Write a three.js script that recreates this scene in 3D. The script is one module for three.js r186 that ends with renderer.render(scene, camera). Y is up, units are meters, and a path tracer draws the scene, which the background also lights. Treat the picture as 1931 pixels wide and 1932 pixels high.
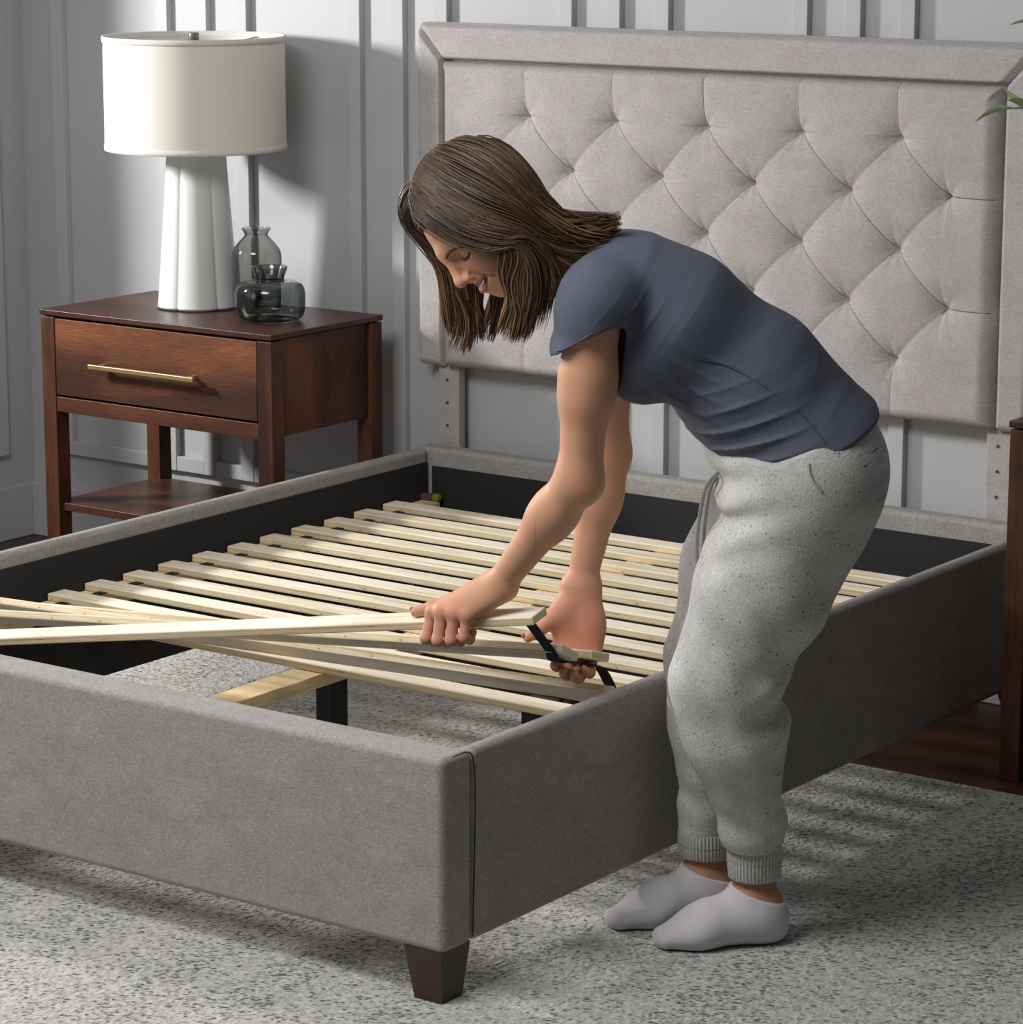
import * as THREE from 'three';
import { RoundedBoxGeometry } from 'three/addons/geometries/RoundedBoxGeometry.js';
import { mergeGeometries } from 'three/addons/utils/BufferGeometryUtils.js';
import { RectAreaLightUniformsLib } from 'three/addons/lights/RectAreaLightUniformsLib.js';

// ---------------------------------------------------------------- camera, light, exposure
const scene = new THREE.Scene();
const camera = new THREE.PerspectiveCamera(19.05, 1931 / 1932, 0.1, 60);
camera.position.set(3.487, 1.717, 5.63);
camera.rotation.set(THREE.MathUtils.degToRad(-11.878), THREE.MathUtils.degToRad(35.749), THREE.MathUtils.degToRad(0.045), 'YXZ');
camera.updateMatrixWorld();
const renderer = new THREE.WebGLRenderer({ antialias: true });
renderer.toneMapping = THREE.LinearToneMapping;
renderer.toneMappingExposure = 1.0;
renderer.shadowMap.enabled = true;
scene.background = new THREE.Color(0.42, 0.46, 0.52);          // overcast sky beyond the windows
RectAreaLightUniformsLib.init();
function areaLight(color, intensity, w, h, pos, target) {
  const l = new THREE.RectAreaLight(new THREE.Color(...color), intensity, w, h);
  l.position.set(...pos); l.lookAt(...target); scene.add(l); return l;
}
areaLight([1.0, 0.975, 0.94], 330, 0.26, 0.26, [-2.62, 1.58, 1.5], [-0.2, 0.7, 0.9]);        // unseen key light outside the bed-side window, set from the cast shadows
areaLight([1.0, 0.985, 0.96], 1.5, 1.7, 1.7, [-2.14, 1.45, 4.3], [1.0, 0.7, 2.0]);          // unseen light in the second window, placed to light foot panel and rug
areaLight([1.0, 0.985, 0.965], 13.5, 1.5, 1.5, [0.25, 2.7, 2.9], [0.45, 0.3, 1.6]);           // unseen overhead light, placed to light the top faces and the woman

// ---------------------------------------------------------------- helpers
function rng(seed) { let s = seed >>> 0; return () => { s = (s + 0x6D2B79F5) | 0; let t = Math.imul(s ^ (s >>> 15), 1 | s); t = (t + Math.imul(t ^ (t >>> 7), 61 | t)) ^ t; return ((t ^ (t >>> 14)) >>> 0) / 4294967296; }; }
const V = (x, y, z) => new THREE.Vector3(x, y, z);
const clamp = (x, a, b) => Math.min(b, Math.max(a, x));
const lerp = (a, b, t) => a + (b - a) * t;
const sstep = (a, b, x) => { const t = clamp((x - a) / (b - a), 0, 1); return t * t * (3 - 2 * t); };
function hash2(x, y, s) { let h = (Math.imul(x, 374761393) + Math.imul(y, 668265263) + Math.imul(s, 974634777)) | 0; h = Math.imul(h ^ (h >>> 13), 1274126177); return ((h ^ (h >>> 16)) >>> 0) / 4294967296; }
// tileable value noise: x, y in cells, px, py the period in cells
function vnoise(x, y, px, py, s) {
  const xi = Math.floor(x), yi = Math.floor(y); let fx = x - xi, fy = y - yi;
  fx = fx * fx * (3 - 2 * fx); fy = fy * fy * (3 - 2 * fy);
  const m = (a, n) => ((a % n) + n) % n, x0 = m(xi, px), x1 = m(xi + 1, px), y0 = m(yi, py), y1 = m(yi + 1, py);
  return lerp(lerp(hash2(x0, y0, s), hash2(x1, y0, s), fx), lerp(hash2(x0, y1, s), hash2(x1, y1, s), fx), fy);
}
function fbm(u, v, cx, cy, oct, s) { let a = 0.5, t = 0, n = 0; for (let o = 0; o < oct; o++) { t += a * vnoise(u * cx, v * cy, cx, cy, s + o * 17); n += a; a *= 0.5; cx *= 2; cy *= 2; } return t / n; }
function noise3(x, y, z) {
  const xi = Math.floor(x), yi = Math.floor(y), zi = Math.floor(z); let fx = x - xi, fy = y - yi, fz = z - zi;
  fx = fx * fx * (3 - 2 * fx); fy = fy * fy * (3 - 2 * fy); fz = fz * fz * (3 - 2 * fz);
  const h = (i, j, k) => hash2(xi + i, yi + j, zi + k + 101);
  return lerp(lerp(lerp(h(0, 0, 0), h(1, 0, 0), fx), lerp(h(0, 1, 0), h(1, 1, 0), fx), fy), lerp(lerp(h(0, 0, 1), h(1, 0, 1), fx), lerp(h(0, 1, 1), h(1, 1, 1), fx), fy), fz);
}
// texture from a function (u, v) -> [r, g, b] in sRGB 0..1
function tex(w, h, fn, { srgb = true, repeat = null } = {}) {
  const d = new Uint8Array(w * h * 4);
  for (let j = 0; j < h; j++) for (let i = 0; i < w; i++) {
    const c = fn((i + 0.5) / w, (j + 0.5) / h, i, j), o = (j * w + i) * 4;
    if (typeof c === 'number') { d[o] = d[o + 1] = d[o + 2] = clamp(c, 0, 1) * 255; } else { d[o] = clamp(c[0], 0, 1) * 255; d[o + 1] = clamp(c[1], 0, 1) * 255; d[o + 2] = clamp(c[2], 0, 1) * 255; }
    d[o + 3] = 255;
  }
  const t = new THREE.DataTexture(d, w, h, THREE.RGBAFormat);
  t.wrapS = t.wrapT = THREE.RepeatWrapping; t.magFilter = THREE.LinearFilter; t.minFilter = THREE.LinearFilter;
  if (srgb) t.colorSpace = THREE.SRGBColorSpace;
  if (repeat) t.repeat.set(...repeat);
  t.needsUpdate = true; return t;
}
const names = new Map();
function numbered(n) { const k = names.get(n) || 0; names.set(n, k + 1); return k ? n + '_' + String(k).padStart(3, '0') : n; }
function shadows(o) { o.traverse((m) => { if (m.isMesh) { m.castShadow = true; m.receiveShadow = true; } }); return o; }
function part(name, geo, mat, parent, label) { const m = new THREE.Mesh(geo, mat); m.name = name; m.castShadow = m.receiveShadow = true; if (label) m.userData.label = label; parent.add(m); return m; }
function thing(name, label, category, pos = [0, 0, 0], turn = 0, group) { const o = new THREE.Group(); o.name = numbered(name); o.position.set(...pos); o.rotation.y = turn; o.userData = { label, category }; if (group) o.userData.group = group; scene.add(o); return o; }
function single(name, geo, mat, label, category, group) { const m = part(numbered(name), geo, mat, scene); m.userData = { label, category }; if (group) m.userData.group = group; return m; }
function struct(name, geo, mat) { const m = part(name, geo, mat, scene); m.userData = { kind: 'structure' }; return m; }
// box-projected texture coordinates in metres; grain = axis the texture's u runs along
function boxUV(geo, grain = 'x', off = [0, 0]) {
  const g = geo.index ? geo.toNonIndexed() : geo, p = g.attributes.position, uv = new Float32Array(p.count * 2);
  const a = V(), b = V(), c = V();
  for (let i = 0; i < p.count; i += 3) {
    a.fromBufferAttribute(p, i); b.fromBufferAttribute(p, i + 1); c.fromBufferAttribute(p, i + 2);
    const n = b.clone().sub(a).cross(c.clone().sub(a)); const ax = Math.abs(n.x), ay = Math.abs(n.y), az = Math.abs(n.z);
    let k = ax > ay && ax > az ? ['z', 'y'] : ay > az ? ['x', 'z'] : ['x', 'y'];
    if (k[1] === grain) k = [k[1], k[0]];
    [a, b, c].forEach((q, j) => { uv[(i + j) * 2] = q[k[0]] + off[0]; uv[(i + j) * 2 + 1] = q[k[1]] + off[1]; });
  }
  g.setAttribute('uv', new THREE.BufferAttribute(uv, 2)); return g;
}
// box between two corners, edges rounded
function box(x0, y0, z0, x1, y1, z1, r = 0.002, grain = 'x', seg = 2, off) {
  const w = x1 - x0, h = y1 - y0, d = z1 - z0; r = Math.min(r, w * 0.49, h * 0.49, d * 0.49);
  const g = new RoundedBoxGeometry(w, h, d, seg, r); g.translate((x0 + x1) / 2, (y0 + y1) / 2, (z0 + z1) / 2);
  return boxUV(g, grain, off || [x0 * 1.7 + z0, y0 * 2.3 + z1]);
}
function merge(list) { const a = list.map((g) => { const q = g.index ? g.toNonIndexed() : g.clone(); for (const k of Object.keys(q.attributes)) if (!['position', 'normal', 'uv', 'color'].includes(k)) q.deleteAttribute(k); return q; }); return mergeGeometries(a); }
function lathe(pts, seg = 64) { return new THREE.LatheGeometry(pts.map((p) => new THREE.Vector2(p[0], p[1])), seg); }
// tube along points with a radius function, n sides
function tube(pts, rad, sides = 8, steps = 24, flat = 1) {
  const curve = new THREE.CatmullRomCurve3(pts.map((p) => V(...p)), false, 'centripetal');
  const P = [], N = [], U = [], I = []; let nrm = null;
  for (let i = 0; i <= steps; i++) {
    const t = i / steps, c = curve.getPoint(t), tg = curve.getTangent(t);
    if (!nrm) { nrm = Math.abs(tg.y) < 0.9 ? V(0, 1, 0) : V(1, 0, 0); }
    nrm = nrm.clone().sub(tg.clone().multiplyScalar(nrm.dot(tg))).normalize(); const bn = tg.clone().cross(nrm);
    const r = typeof rad === 'function' ? rad(t) : rad;
    for (let j = 0; j <= sides; j++) { const a = j / sides * Math.PI * 2, o = nrm.clone().multiplyScalar(Math.cos(a)).addScaledVector(bn, Math.sin(a) * flat); P.push(c.x + o.x * r, c.y + o.y * r, c.z + o.z * r); o.normalize(); N.push(o.x, o.y, o.z); U.push(j / sides, t); }
  }
  for (let i = 0; i < steps; i++) for (let j = 0; j < sides; j++) { const a = i * (sides + 1) + j, b = a + sides + 1; I.push(a, a + 1, b, b, a + 1, b + 1); }
  for (const [base, dir] of [[0, 1], [steps * (sides + 1), -1]]) for (let j = 1; j < sides - 1; j++) I.push(base, dir > 0 ? base + j + 1 : base + j, dir > 0 ? base + j : base + j + 1);
  const g = new THREE.BufferGeometry(); g.setAttribute('position', new THREE.Float32BufferAttribute(P, 3)); g.setAttribute('normal', new THREE.Float32BufferAttribute(N, 3)); g.setAttribute('uv', new THREE.Float32BufferAttribute(U, 2)); g.setIndex(I); return g;
}

// ---------------------------------------------------------------- procedural materials
const std = (o) => new THREE.MeshStandardMaterial(o);
const phys = (o) => new THREE.MeshPhysicalMaterial(o);
function heather(seed, base, amp, tint) {       // woven linen: short horizontal threads of slightly different greys
  return tex(1024, 1024, (u, v) => {
    const a = vnoise(u * 90, v * 512, 90, 512, seed) - 0.5, b = vnoise(u * 512, v * 420, 512, 420, seed + 3) - 0.5, c = fbm(u, v, 6, 14, 3, seed + 7) - 0.5, d = vnoise(u * 300, v * 60, 300, 60, seed + 9) - 0.5;
    const k = a * amp * 0.9 + b * amp * 0.8 + d * amp * 0.3 + c * amp * 0.5, t = (vnoise(u * 40, v * 120, 40, 120, seed + 5) - 0.5) * tint;
    return [base[0] + k + t, base[1] + k - t * 0.4, base[2] + k - t * 0.2];
  }, { repeat: [1 / 0.42, 1 / 0.42] });
}
const weaveBump = tex(512, 512, (u, v, i, j) => 0.5 + 0.25 * Math.sin(u * Math.PI * 2 * 128) * Math.sin(v * Math.PI * 2 * 128) + 0.35 * (vnoise(u * 64, v * 256, 64, 256, 5) - 0.5), { srgb: false, repeat: [1 / 0.12, 1 / 0.12] });
const M = {};
M.wall = std({ color: new THREE.Color(0.47, 0.48, 0.495), roughness: 0.55 });
M.unseenWallDark = std({ color: new THREE.Color(0.07, 0.072, 0.078), roughness: 0.8 });  // right and front walls out of view, darkened so less light bounces
M.ceiling = std({ color: new THREE.Color(0.5, 0.5, 0.5), roughness: 0.9 });  // ceiling out of view, mid grey so it bounces less light
M.linen = std({ map: heather(11, [0.70, 0.68, 0.682], 0.10, 0.03), roughness: 0.95, bumpMap: weaveBump, bumpScale: 0.0006 });
M.linenBedShaded = std({ map: heather(31, [0.615, 0.60, 0.585], 0.13, 0.02), roughness: 0.95, bumpMap: weaveBump, bumpScale: 0.0006 });  // headboard linen darkened; foot and rail shade is in the colour
M.lining = std({ color: new THREE.Color(0.016, 0.016, 0.018), roughness: 0.9 });
M.blackSteel = std({ color: new THREE.Color(0.012, 0.012, 0.013), roughness: 0.45, metalness: 0.3 });
M.strap = std({ color: new THREE.Color(0.008, 0.008, 0.009), roughness: 0.9, bumpMap: weaveBump, bumpScale: 0.0005 });
function walnut(seed, hi, lo, sc) {
  return tex(1024, 1024, (u, v) => {
    const w = fbm(u, v, 2, 5, 4, seed), ring = v * 14 + w * 7, g = 0.5 + 0.5 * Math.sin(ring * 2.2), fine = vnoise(u * 30, v * 512, 30, 512, seed + 2), pore = vnoise(u * 60, v * 480, 60, 480, seed + 4), big = fbm(u, v, 1, 6, 3, seed + 6);
    let k = clamp(0.12 + 0.34 * g * w + 0.3 * (fine - 0.5) + 1.25 * (big - 0.34), 0, 1); if (pore > 0.82) k *= 0.7;
    return [lerp(lo[0], hi[0], k), lerp(lo[1], hi[1], k), lerp(lo[2], hi[2], k)];
  }, { repeat: [1 / sc, 1 / sc] });
}
M.walnut = phys({ map: walnut(3, [0.49, 0.29, 0.175], [0.18, 0.098, 0.07], 0.8), roughness: 0.42, specularIntensity: 0.7 });
M.walnutDrawer = phys({ map: walnut(47, [0.56, 0.34, 0.20], [0.21, 0.115, 0.075], 0.72), roughness: 0.45, specularIntensity: 0.7 });
M.walnutTop = phys({ map: walnut(81, [0.42, 0.25, 0.185], [0.20, 0.11, 0.085], 0.8), roughness: 0.36, specularIntensity: 0.8 });
M.darkLeg = phys({ map: walnut(19, [0.22, 0.13, 0.095], [0.12, 0.065, 0.05], 0.5), roughness: 0.4, clearcoat: 0.3, clearcoatRoughness: 0.35 });
M.floorWood = phys({ map: walnut(23, [0.40, 0.26, 0.18], [0.20, 0.115, 0.08], 1.1), roughness: 0.42, clearcoat: 0.15, clearcoatRoughness: 0.4 });
function pineTex(seed, ply) {
  return tex(1024, 256, (u, v) => {
    const n = fbm(u, v, 3, 6, 3, seed), f = vnoise(u * 26, v * 130, 26, 130, seed + 1) - 0.5, st = vnoise(u * 5, v * 26, 5, 26, seed + 2);
    let k = 0.0 + (n - 0.5) * 0.16 + f * 0.06 - sstep(0.62, 0.9, st) * 0.07, r = 0.94 + k, g = 0.895 + k * 1.15, b = 0.81 + k * 1.5;
    if (ply) { const l = Math.abs(((v * 20) % 1) - 0.5), e = vnoise(u * 40, v * 20, 40, 20, seed + 8); const dk = (l > 0.36 ? 0.05 : 0) + (e > 0.955 && l > 0.2 ? 0.26 : 0); r -= 0.05 + dk; g -= 0.075 + dk * 1.1; b -= 0.12 + dk * 1.1; }
    const sp = vnoise(u * 90, v * 60, 90, 60, seed + 6); if (sp > 0.975) { r -= 0.25; g -= 0.28; b -= 0.28; }
    return [r, g, b];
  }, { repeat: ply ? [1 / 0.7, 1 / 0.1] : [1 / 0.7, 1 / 0.18] });
}
M.pine = [5, 6, 7].map((s) => std({ map: pineTex(s * 13, false), roughness: 0.75 }));
M.pineEdge = [5, 6].map((s) => std({ map: pineTex(s * 29, true), roughness: 0.8 }));
M.beam = std({ map: pineTex(77, false), color: new THREE.Color(0.95, 0.82, 0.62), roughness: 0.7 });
M.brass = std({ color: new THREE.Color(0.72, 0.52, 0.22), metalness: 0.95, roughness: 0.33 });
M.bronze = std({ color: new THREE.Color(0.24, 0.19, 0.16), metalness: 0.8, roughness: 0.4 });
M.ceramic = phys({ color: new THREE.Color(0.70, 0.735, 0.73), roughness: 0.28, specularIntensity: 0.8 });
M.shade = phys({ color: new THREE.Color(0.80, 0.785, 0.72), roughness: 0.95, transmission: 0.12, thickness: 0, bumpMap: weaveBump, bumpScale: 0.0003 });
{ // rug: cream wool with dark flecks, denser in bands running along the bed
  const S = 2048, R = rng(5), col = new Float32Array(S * S).fill(0), hgt = new Float32Array(S * S);
  for (let j = 0; j < S; j++) for (let i = 0; i < S; i++) { const u = i / S, v = j / S; hgt[j * S + i] = 0.55 * vnoise(u * 420, v * 300, 420, 300, 3) + 0.45 * vnoise(u * 800, v * 640, 800, 640, 9); }
  const NF = 95000;
  for (let n = 0; n < NF; n++) {
    const x = R() * S, y = R() * S, band = fbm(x / S, y / S, 70, 5, 2, 41) * 0.72 + fbm(x / S, y / S, 9, 6, 2, 43) * 0.28, keep = sstep(0.36, 0.72, band) * 0.72 + 0.28; if (R() > keep) continue;
    const len = 2 + R() * R() * 4.5, wd = 0.6 + R() * 0.9, a = -0.5 + (R() - 0.5) * 0.9, dk = R() < 0.35 ? 0.6 + R() * 0.4 : 0.15 + R() * 0.4, dx = Math.cos(a), dy = Math.sin(a), bend = (R() - 0.5) * 0.12;
    for (let s = -len; s <= len; s += 0.5) for (let q = -wd; q <= wd; q += 0.5) { const X = Math.round(x + dx * s - dy * (q + bend * s * s)), Y = Math.round(y + dy * s + dx * (q + bend * s * s)), o = ((Y % S + S) % S) * S + ((X % S + S) % S), k = dk * (1 - Math.abs(s) / (len + 1)) * (1 - 0.5 * Math.abs(q) / (wd + .5)); if (k > col[o]) col[o] = k; }
  }
  const map = tex(S, S, (u, v, i, j) => { const o = j * S + i, k = col[o], h = hgt[o], c = 0.02 * (fbm(u, v, 10, 10, 3, 77) - 0.5), b = 0.725 + (h - 0.5) * 0.24 + c * 2; const d = clamp(k * 1.25, 0, 0.92); return [lerp(b, 0.20, d), lerp(b * 0.995, 0.21, d), lerp(b * 0.97, 0.24, d)]; }, { repeat: [1 / 2.6, 1 / 2.6] });
  const bump = tex(S, S, (u, v, i, j) => hgt[j * S + i] * 0.8 + 0.2 - col[j * S + i] * 0.25, { srgb: false, repeat: [1 / 2.6, 1 / 2.6] });
  M.rug = std({ map, bumpMap: bump, bumpScale: 0.0042, roughness: 1 });
}
{ // knitted trousers: heathered grey with black and pale flecks
  const S = 1024, R = rng(9), dots = new Float32Array(S * S);
  for (let n = 0; n < 2600; n++) { const x = R() * S, y = R() * S, r = 0.7 + R() * R() * 2.6, k = R() < 0.85 ? 0.35 + R() * 0.6 : -0.25; for (let j = -4; j <= 4; j++) for (let i = -4; i <= 4; i++) { const d = Math.hypot(i * (0.8 + R() * 0.2), j) / r; if (d < 1.2) { const o = (((y | 0) + j + S) % S) * S + ((x | 0) + i + S) % S; dots[o] = k * (1.2 - d); } } }
  const map = tex(S, S, (u, v, i, j) => { const b = 0.755 + (vnoise(u * 256, v * 256, 256, 256, 2) - 0.5) * 0.10 + (fbm(u, v, 12, 12, 4, 8) - 0.5) * 0.13, d = dots[j * S + i] * 0.75; return [b - d, b * 0.998 - d, b * 0.985 - d]; }, { repeat: [1 / 0.5, 1 / 0.5] });
  const bump = tex(512, 512, (u, v) => 0.5 * vnoise(u * 128, v * 128, 128, 128, 4) + 0.5 * vnoise(u * 256, v * 256, 256, 256, 6), { srgb: false, repeat: [1 / 0.25, 1 / 0.25] });
  M.jogger = std({ map, roughness: 1, bumpMap: bump, bumpScale: 0.0005 });
  M.cuff = std({ map: tex(1024, 64, (u, v) => { const s = Math.sin(u * Math.PI * 2 * 46), b = 0.73 + 0.07 * s + (vnoise(u * 200, v * 20, 200, 20, 5) - 0.5) * 0.12 - (vnoise(u * 300, v * 14, 300, 14, 6) > 0.9 ? 0.25 : 0); return [b, b, b * 0.985]; }), roughness: 1, bumpMap: tex(1024, 16, (u) => 0.5 + 0.5 * Math.sin(u * Math.PI * 2 * 46), { srgb: false }), bumpScale: 0.0015 });
}
M.shirt = std({ map: tex(512, 512, (u, v) => { const k = (vnoise(u * 256, v * 256, 256, 256, 2) - 0.5) * 0.03 + (fbm(u, v, 30, 8, 2, 3) - 0.5) * 0.02; return [0.335 + k, 0.355 + k, 0.42 + k]; }, { repeat: [1 / 0.2, 1 / 0.2] }), roughness: 0.92 });
M.sock = std({ color: new THREE.Color(0.62, 0.60, 0.63), roughness: 0.95, bumpMap: weaveBump, bumpScale: 0.0003 });
M.skin = phys({ vertexColors: true, roughness: 0.56, specularIntensity: 0.7, sheen: 0.15, sheenRoughness: 0.5, sheenColor: new THREE.Color(0.9, 0.5, 0.4) });
M.hairCap = phys({ vertexColors: true, roughness: 0.75, specularIntensity: 0.4 });
M.hair = phys({ vertexColors: true, roughness: 0.42, specularIntensity: 0.7 });
M.leaf = std({ color: new THREE.Color(0.16, 0.21, 0.085), roughness: 0.6, side: THREE.DoubleSide });
M.stem = std({ color: new THREE.Color(0.10, 0.085, 0.05), roughness: 0.8 });

// ---------------------------------------------------------------- the room
const WZ = -0.06, LX = -2.165, RX = 4.6, FZ = 6.9, CH = 2.75, FLOOR = -0.006;
const G = (x0, y0, z0, x1, y1, z1, r = 0.0015, grain = 'x', seg = 1) => box(x0, y0, z0, x1, y1, z1, r, grain, seg);
struct('floor', G(LX - 0.2, -0.1, WZ - 0.2, RX + 0.2, FLOOR, FZ + 0.2, 0.001, 'x'), M.floorWood);
struct('ceiling', G(LX - 0.2, CH, WZ - 0.2, RX + 0.2, CH + 0.12, FZ + 0.2), M.ceiling);
const wallBack = struct('wall_back', G(LX - 0.2, FLOOR, WZ - 0.16, RX + 0.2, CH, WZ), M.wall);
struct('unseen_wall_right', G(RX, FLOOR, WZ, RX + 0.16, CH, FZ), M.unseenWallDark);  // this and the front wall are unseen, dark to cut bounced light
struct('unseen_wall_front', G(LX - 0.2, FLOOR, FZ, RX + 0.2, CH, FZ + 0.16), M.unseenWallDark);
// left wall; its two window openings are out of view, placed to admit light
const W1 = { z0: 0.66, z1: 2.15, y0: 0.85, y1: 2.25 }, W2 = { z0: 3.3, z1: 5.3, y0: 0.5, y1: 2.4 };
const wallLeft = struct('wall_left', merge([
  G(LX - 0.14, FLOOR, WZ, LX, CH, W1.z0), G(LX - 0.14, FLOOR, W1.z0, LX, W1.y0, W1.z1), G(LX - 0.14, W1.y1, W1.z0, LX, CH, W1.z1),
  G(LX - 0.14, FLOOR, W1.z1, LX, CH, W2.z0), G(LX - 0.14, FLOOR, W2.z0, LX, W2.y0, W2.z1), G(LX - 0.14, W2.y1, W2.z0, LX, CH, W2.z1), G(LX - 0.14, FLOOR, W2.z1, LX, CH, FZ)]), M.wall);
function unseenWindowFrame(n, w, bars) {
  const g = new THREE.Group(); g.name = 'unseen_window_' + n; g.userData = { kind: 'structure' }; scene.add(g);
  const X0 = LX - 0.11, X1 = LX - 0.06, t = 0.045;
  part('frame', merge([G(X0, w.y0, w.z0, X1, w.y0 + t, w.z1), G(X0, w.y1 - t, w.z0, X1, w.y1, w.z1), G(X0, w.y0 + t, w.z0, X1, w.y1 - t, w.z0 + t * 0.5), G(X0, w.y0 + t, w.z1 - t, X1, w.y1 - t, w.z1)]), M.ceiling, g);
  for (const b of bars) part('muntin', G(X0 + 0.01, b[0], b[1], X1 - 0.01, b[2], b[3]), M.ceiling, g);
}
unseenWindowFrame(1, W1, [[W1.y0 + 0.045, 0.735, W1.y1 - 0.045, 0.757], [1.27, 0.68, 1.30, 0.735]]);  // out of view; bars placed to cast soft stripes left of the lamp
unseenWindowFrame(2, W2, [[W2.y0 + 0.045, 4.28, W2.y1 - 0.045, 4.32]]);  // out of view; placed to light the foot end from the front left
// back wall battens in groups of three, with rails closing the panels at the foot
const bx = []; for (let g = -3; g <= 3; g++) for (const o of [0, 0.1285, 0.2565]) bx.push(-0.43 + 0.606 * g + o);
bx.unshift(-2.003);
const edges = bx.filter((x) => x > LX + 0.1 && x < RX - 0.2 && x !== bx[1]).sort((a, b) => a - b).filter((x, i, a) => !i || x - a[i - 1] > 0.05);
for (const x of edges) part('batten', G(x - 0.037, 0.225, WZ, x, CH, WZ + 0.02, 0.002, 'y'), M.wall, wallBack);
for (let i = 0; i + 1 < edges.length; i++) { const a = edges[i], b = edges[i + 1] - 0.037; part('rail', G(a, 0.225, WZ, b, 0.262, WZ + 0.019, 0.002), M.wall, wallBack); }
struct('baseboard_back', G(LX, FLOOR, WZ, RX, 0.135, WZ + 0.02, 0.003), M.wall);
struct('baseboard_left', G(LX, FLOOR, WZ + 0.02, LX + 0.012, 0.135, FZ, 0.003), M.wall);
for (let z = 0.045; z < FZ - 0.3; z += 0.62) if (z < W1.z0 - 0.1) part('panel', G(LX, 0.222, z, LX + 0.018, CH, z + 0.5, 0.002, 'y'), M.wall, wallLeft);

// rug
{
  const g = new RoundedBoxGeometry(4.4, 0.006, 4.4, 2, 0.0028); g.translate(1.1, -0.003, 0.555 + 2.2);
  single('area_rug', boxUV(g, 'x'), M.rug, 'large cream wool rug flecked with black under the bed', 'rug');
}

// ---------------------------------------------------------------- bed frame
const HB = 0.082, HT = 0.394, BL = 2.0767, BW = 0.8, FT = 0.077, RT = 0.03;
const bed = thing('upholstered_bed', 'grey linen upholstered bed frame standing open without a mattress', 'bed');
{
  const foot = part('foot_panel', box(-BW, HB, BL - FT, BW, HT, BL, 0.012, 'x', 5), M.linenBedShaded, bed);
  part('lining', G(-BW + 0.03, HB + 0.003, BL - FT - 0.003, BW - 0.03, HT - 0.04, BL - FT + 0.001), M.lining, foot);
  const head = part('head_panel', box(-BW, HB, 0, BW, HT + 0.003, 0.05, 0.012, 'x', 5), M.linenBedShaded, bed);
  part('lining', G(-BW + 0.042, HB + 0.003, 0.049, BW - 0.03, HT - 0.04, 0.053), M.lining, head);
  for (const s of [-1, 1]) {
    const xi = s * (BW - RT), side = part('side_rail', box(Math.min(s * BW, xi), HB, 0.05, Math.max(s * BW, xi), HT, BL - FT - 0.0008, 0.0125, 'z', 5), M.linenBedShaded, bed);
    part('lining', G(Math.min(xi, xi - s * 0.003), HB + 0.002, 0.056, Math.max(xi, xi - s * 0.003), HT - 0.031, BL - FT), M.lining, side);
    const x0 = xi - s * 0.003, x1 = xi - s * 0.05;
    part('ledger', G(Math.min(x0, x1), 0.245, 0.07, Math.max(x0, x1), 0.2765, BL - FT - 0.28, 0.003, 'z'), s < 0 ? M.beam : M.lining, bed);
  }
  // thin seam bead where the foot panel wraps the corner
  part('seam', tube([[BW + 0.0003, HB + 0.01, BL - FT], [BW + 0.0003, HT - 0.012, BL - FT], [BW - 0.004, HT - 0.0045, BL - FT + 0.004], [BW - 0.005, HT - 0.004, BL - 0.016]], 0.0012, 6, 20), M.lining, bed);
  for (const [sx, sz] of [[1, 1], [-1, 1], [1, -1], [-1, -1]]) {
    const z1 = sz > 0 ? BL - 0.004 : 0.006, x1 = sx * (BW - 0.006), dx = -sx, dz = -sz, H = HB + 0.002, y0 = sz > 0 ? 0.0003 : FLOOR + 0.0003, T = 0.074, B = 0.053;
    const c = (y, s) => [[x1, y, z1], [x1 + dx * s, y, z1], [x1 + dx * s, y, z1 + dz * s], [x1, y, z1 + dz * s]];
    const t = c(H, T), b = c(y0, B), P = [], U = []; let q = (i0, i1, i2, i3) => { for (const k of [i0, i1, i2, i0, i2, i3]) P.push(...k); };
    const flip = sx * sz > 0;
    for (let i = 0; i < 4; i++) { const j = (i + 1) % 4; flip ? q(b[i], t[i], t[j], b[j]) : q(b[i], b[j], t[j], t[i]); }
    flip ? q(b[0], b[1], b[2], b[3]) : q(b[3], b[2], b[1], b[0]); flip ? q(t[3], t[2], t[1], t[0]) : q(t[0], t[1], t[2], t[3]);
    const g = new THREE.BufferGeometry(); g.setAttribute('position', new THREE.Float32BufferAttribute(P, 3)); g.computeVertexNormals();
    part('leg', boxUV(g, 'y'), M.darkLeg, bed, 'dark tapered wooden leg');
  }
  part('centre_beam', box(-0.02, 0.252, 0.053, 0.048, 0.2765, BL - FT, 0.002, 'z'), M.beam, bed, 'pine centre beam');
  for (const z of [0.55, 1.36]) { const l = part('support_leg', G(-0.02, 0.03, z - 0.024, 0.02, 0.252, z + 0.024, 0.003), M.blackSteel, bed, 'black steel support leg'); part('glide', lathe([[0, 0.0003], [0.02, 0.0003], [0.02, 0.028], [0.008, 0.032], [0.008, 0.04], [0, 0.04]], 20).translate(0, 0, z), M.blackSteel, l); }
  { const z = 1.345, x = 0.47, l = part('support_leg', G(x - 0.03, 0.03, z - 0.024, x + 0.03, 0.2765, z + 0.024, 0.003), M.blackSteel, bed, 'black steel support leg'); part('glide', lathe([[0, 0.0003], [0.02, 0.0003], [0.02, 0.028], [0.008, 0.032], [0.008, 0.04], [0, 0.04]], 20).translate(x, 0, z), M.blackSteel, l); }
}
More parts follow.
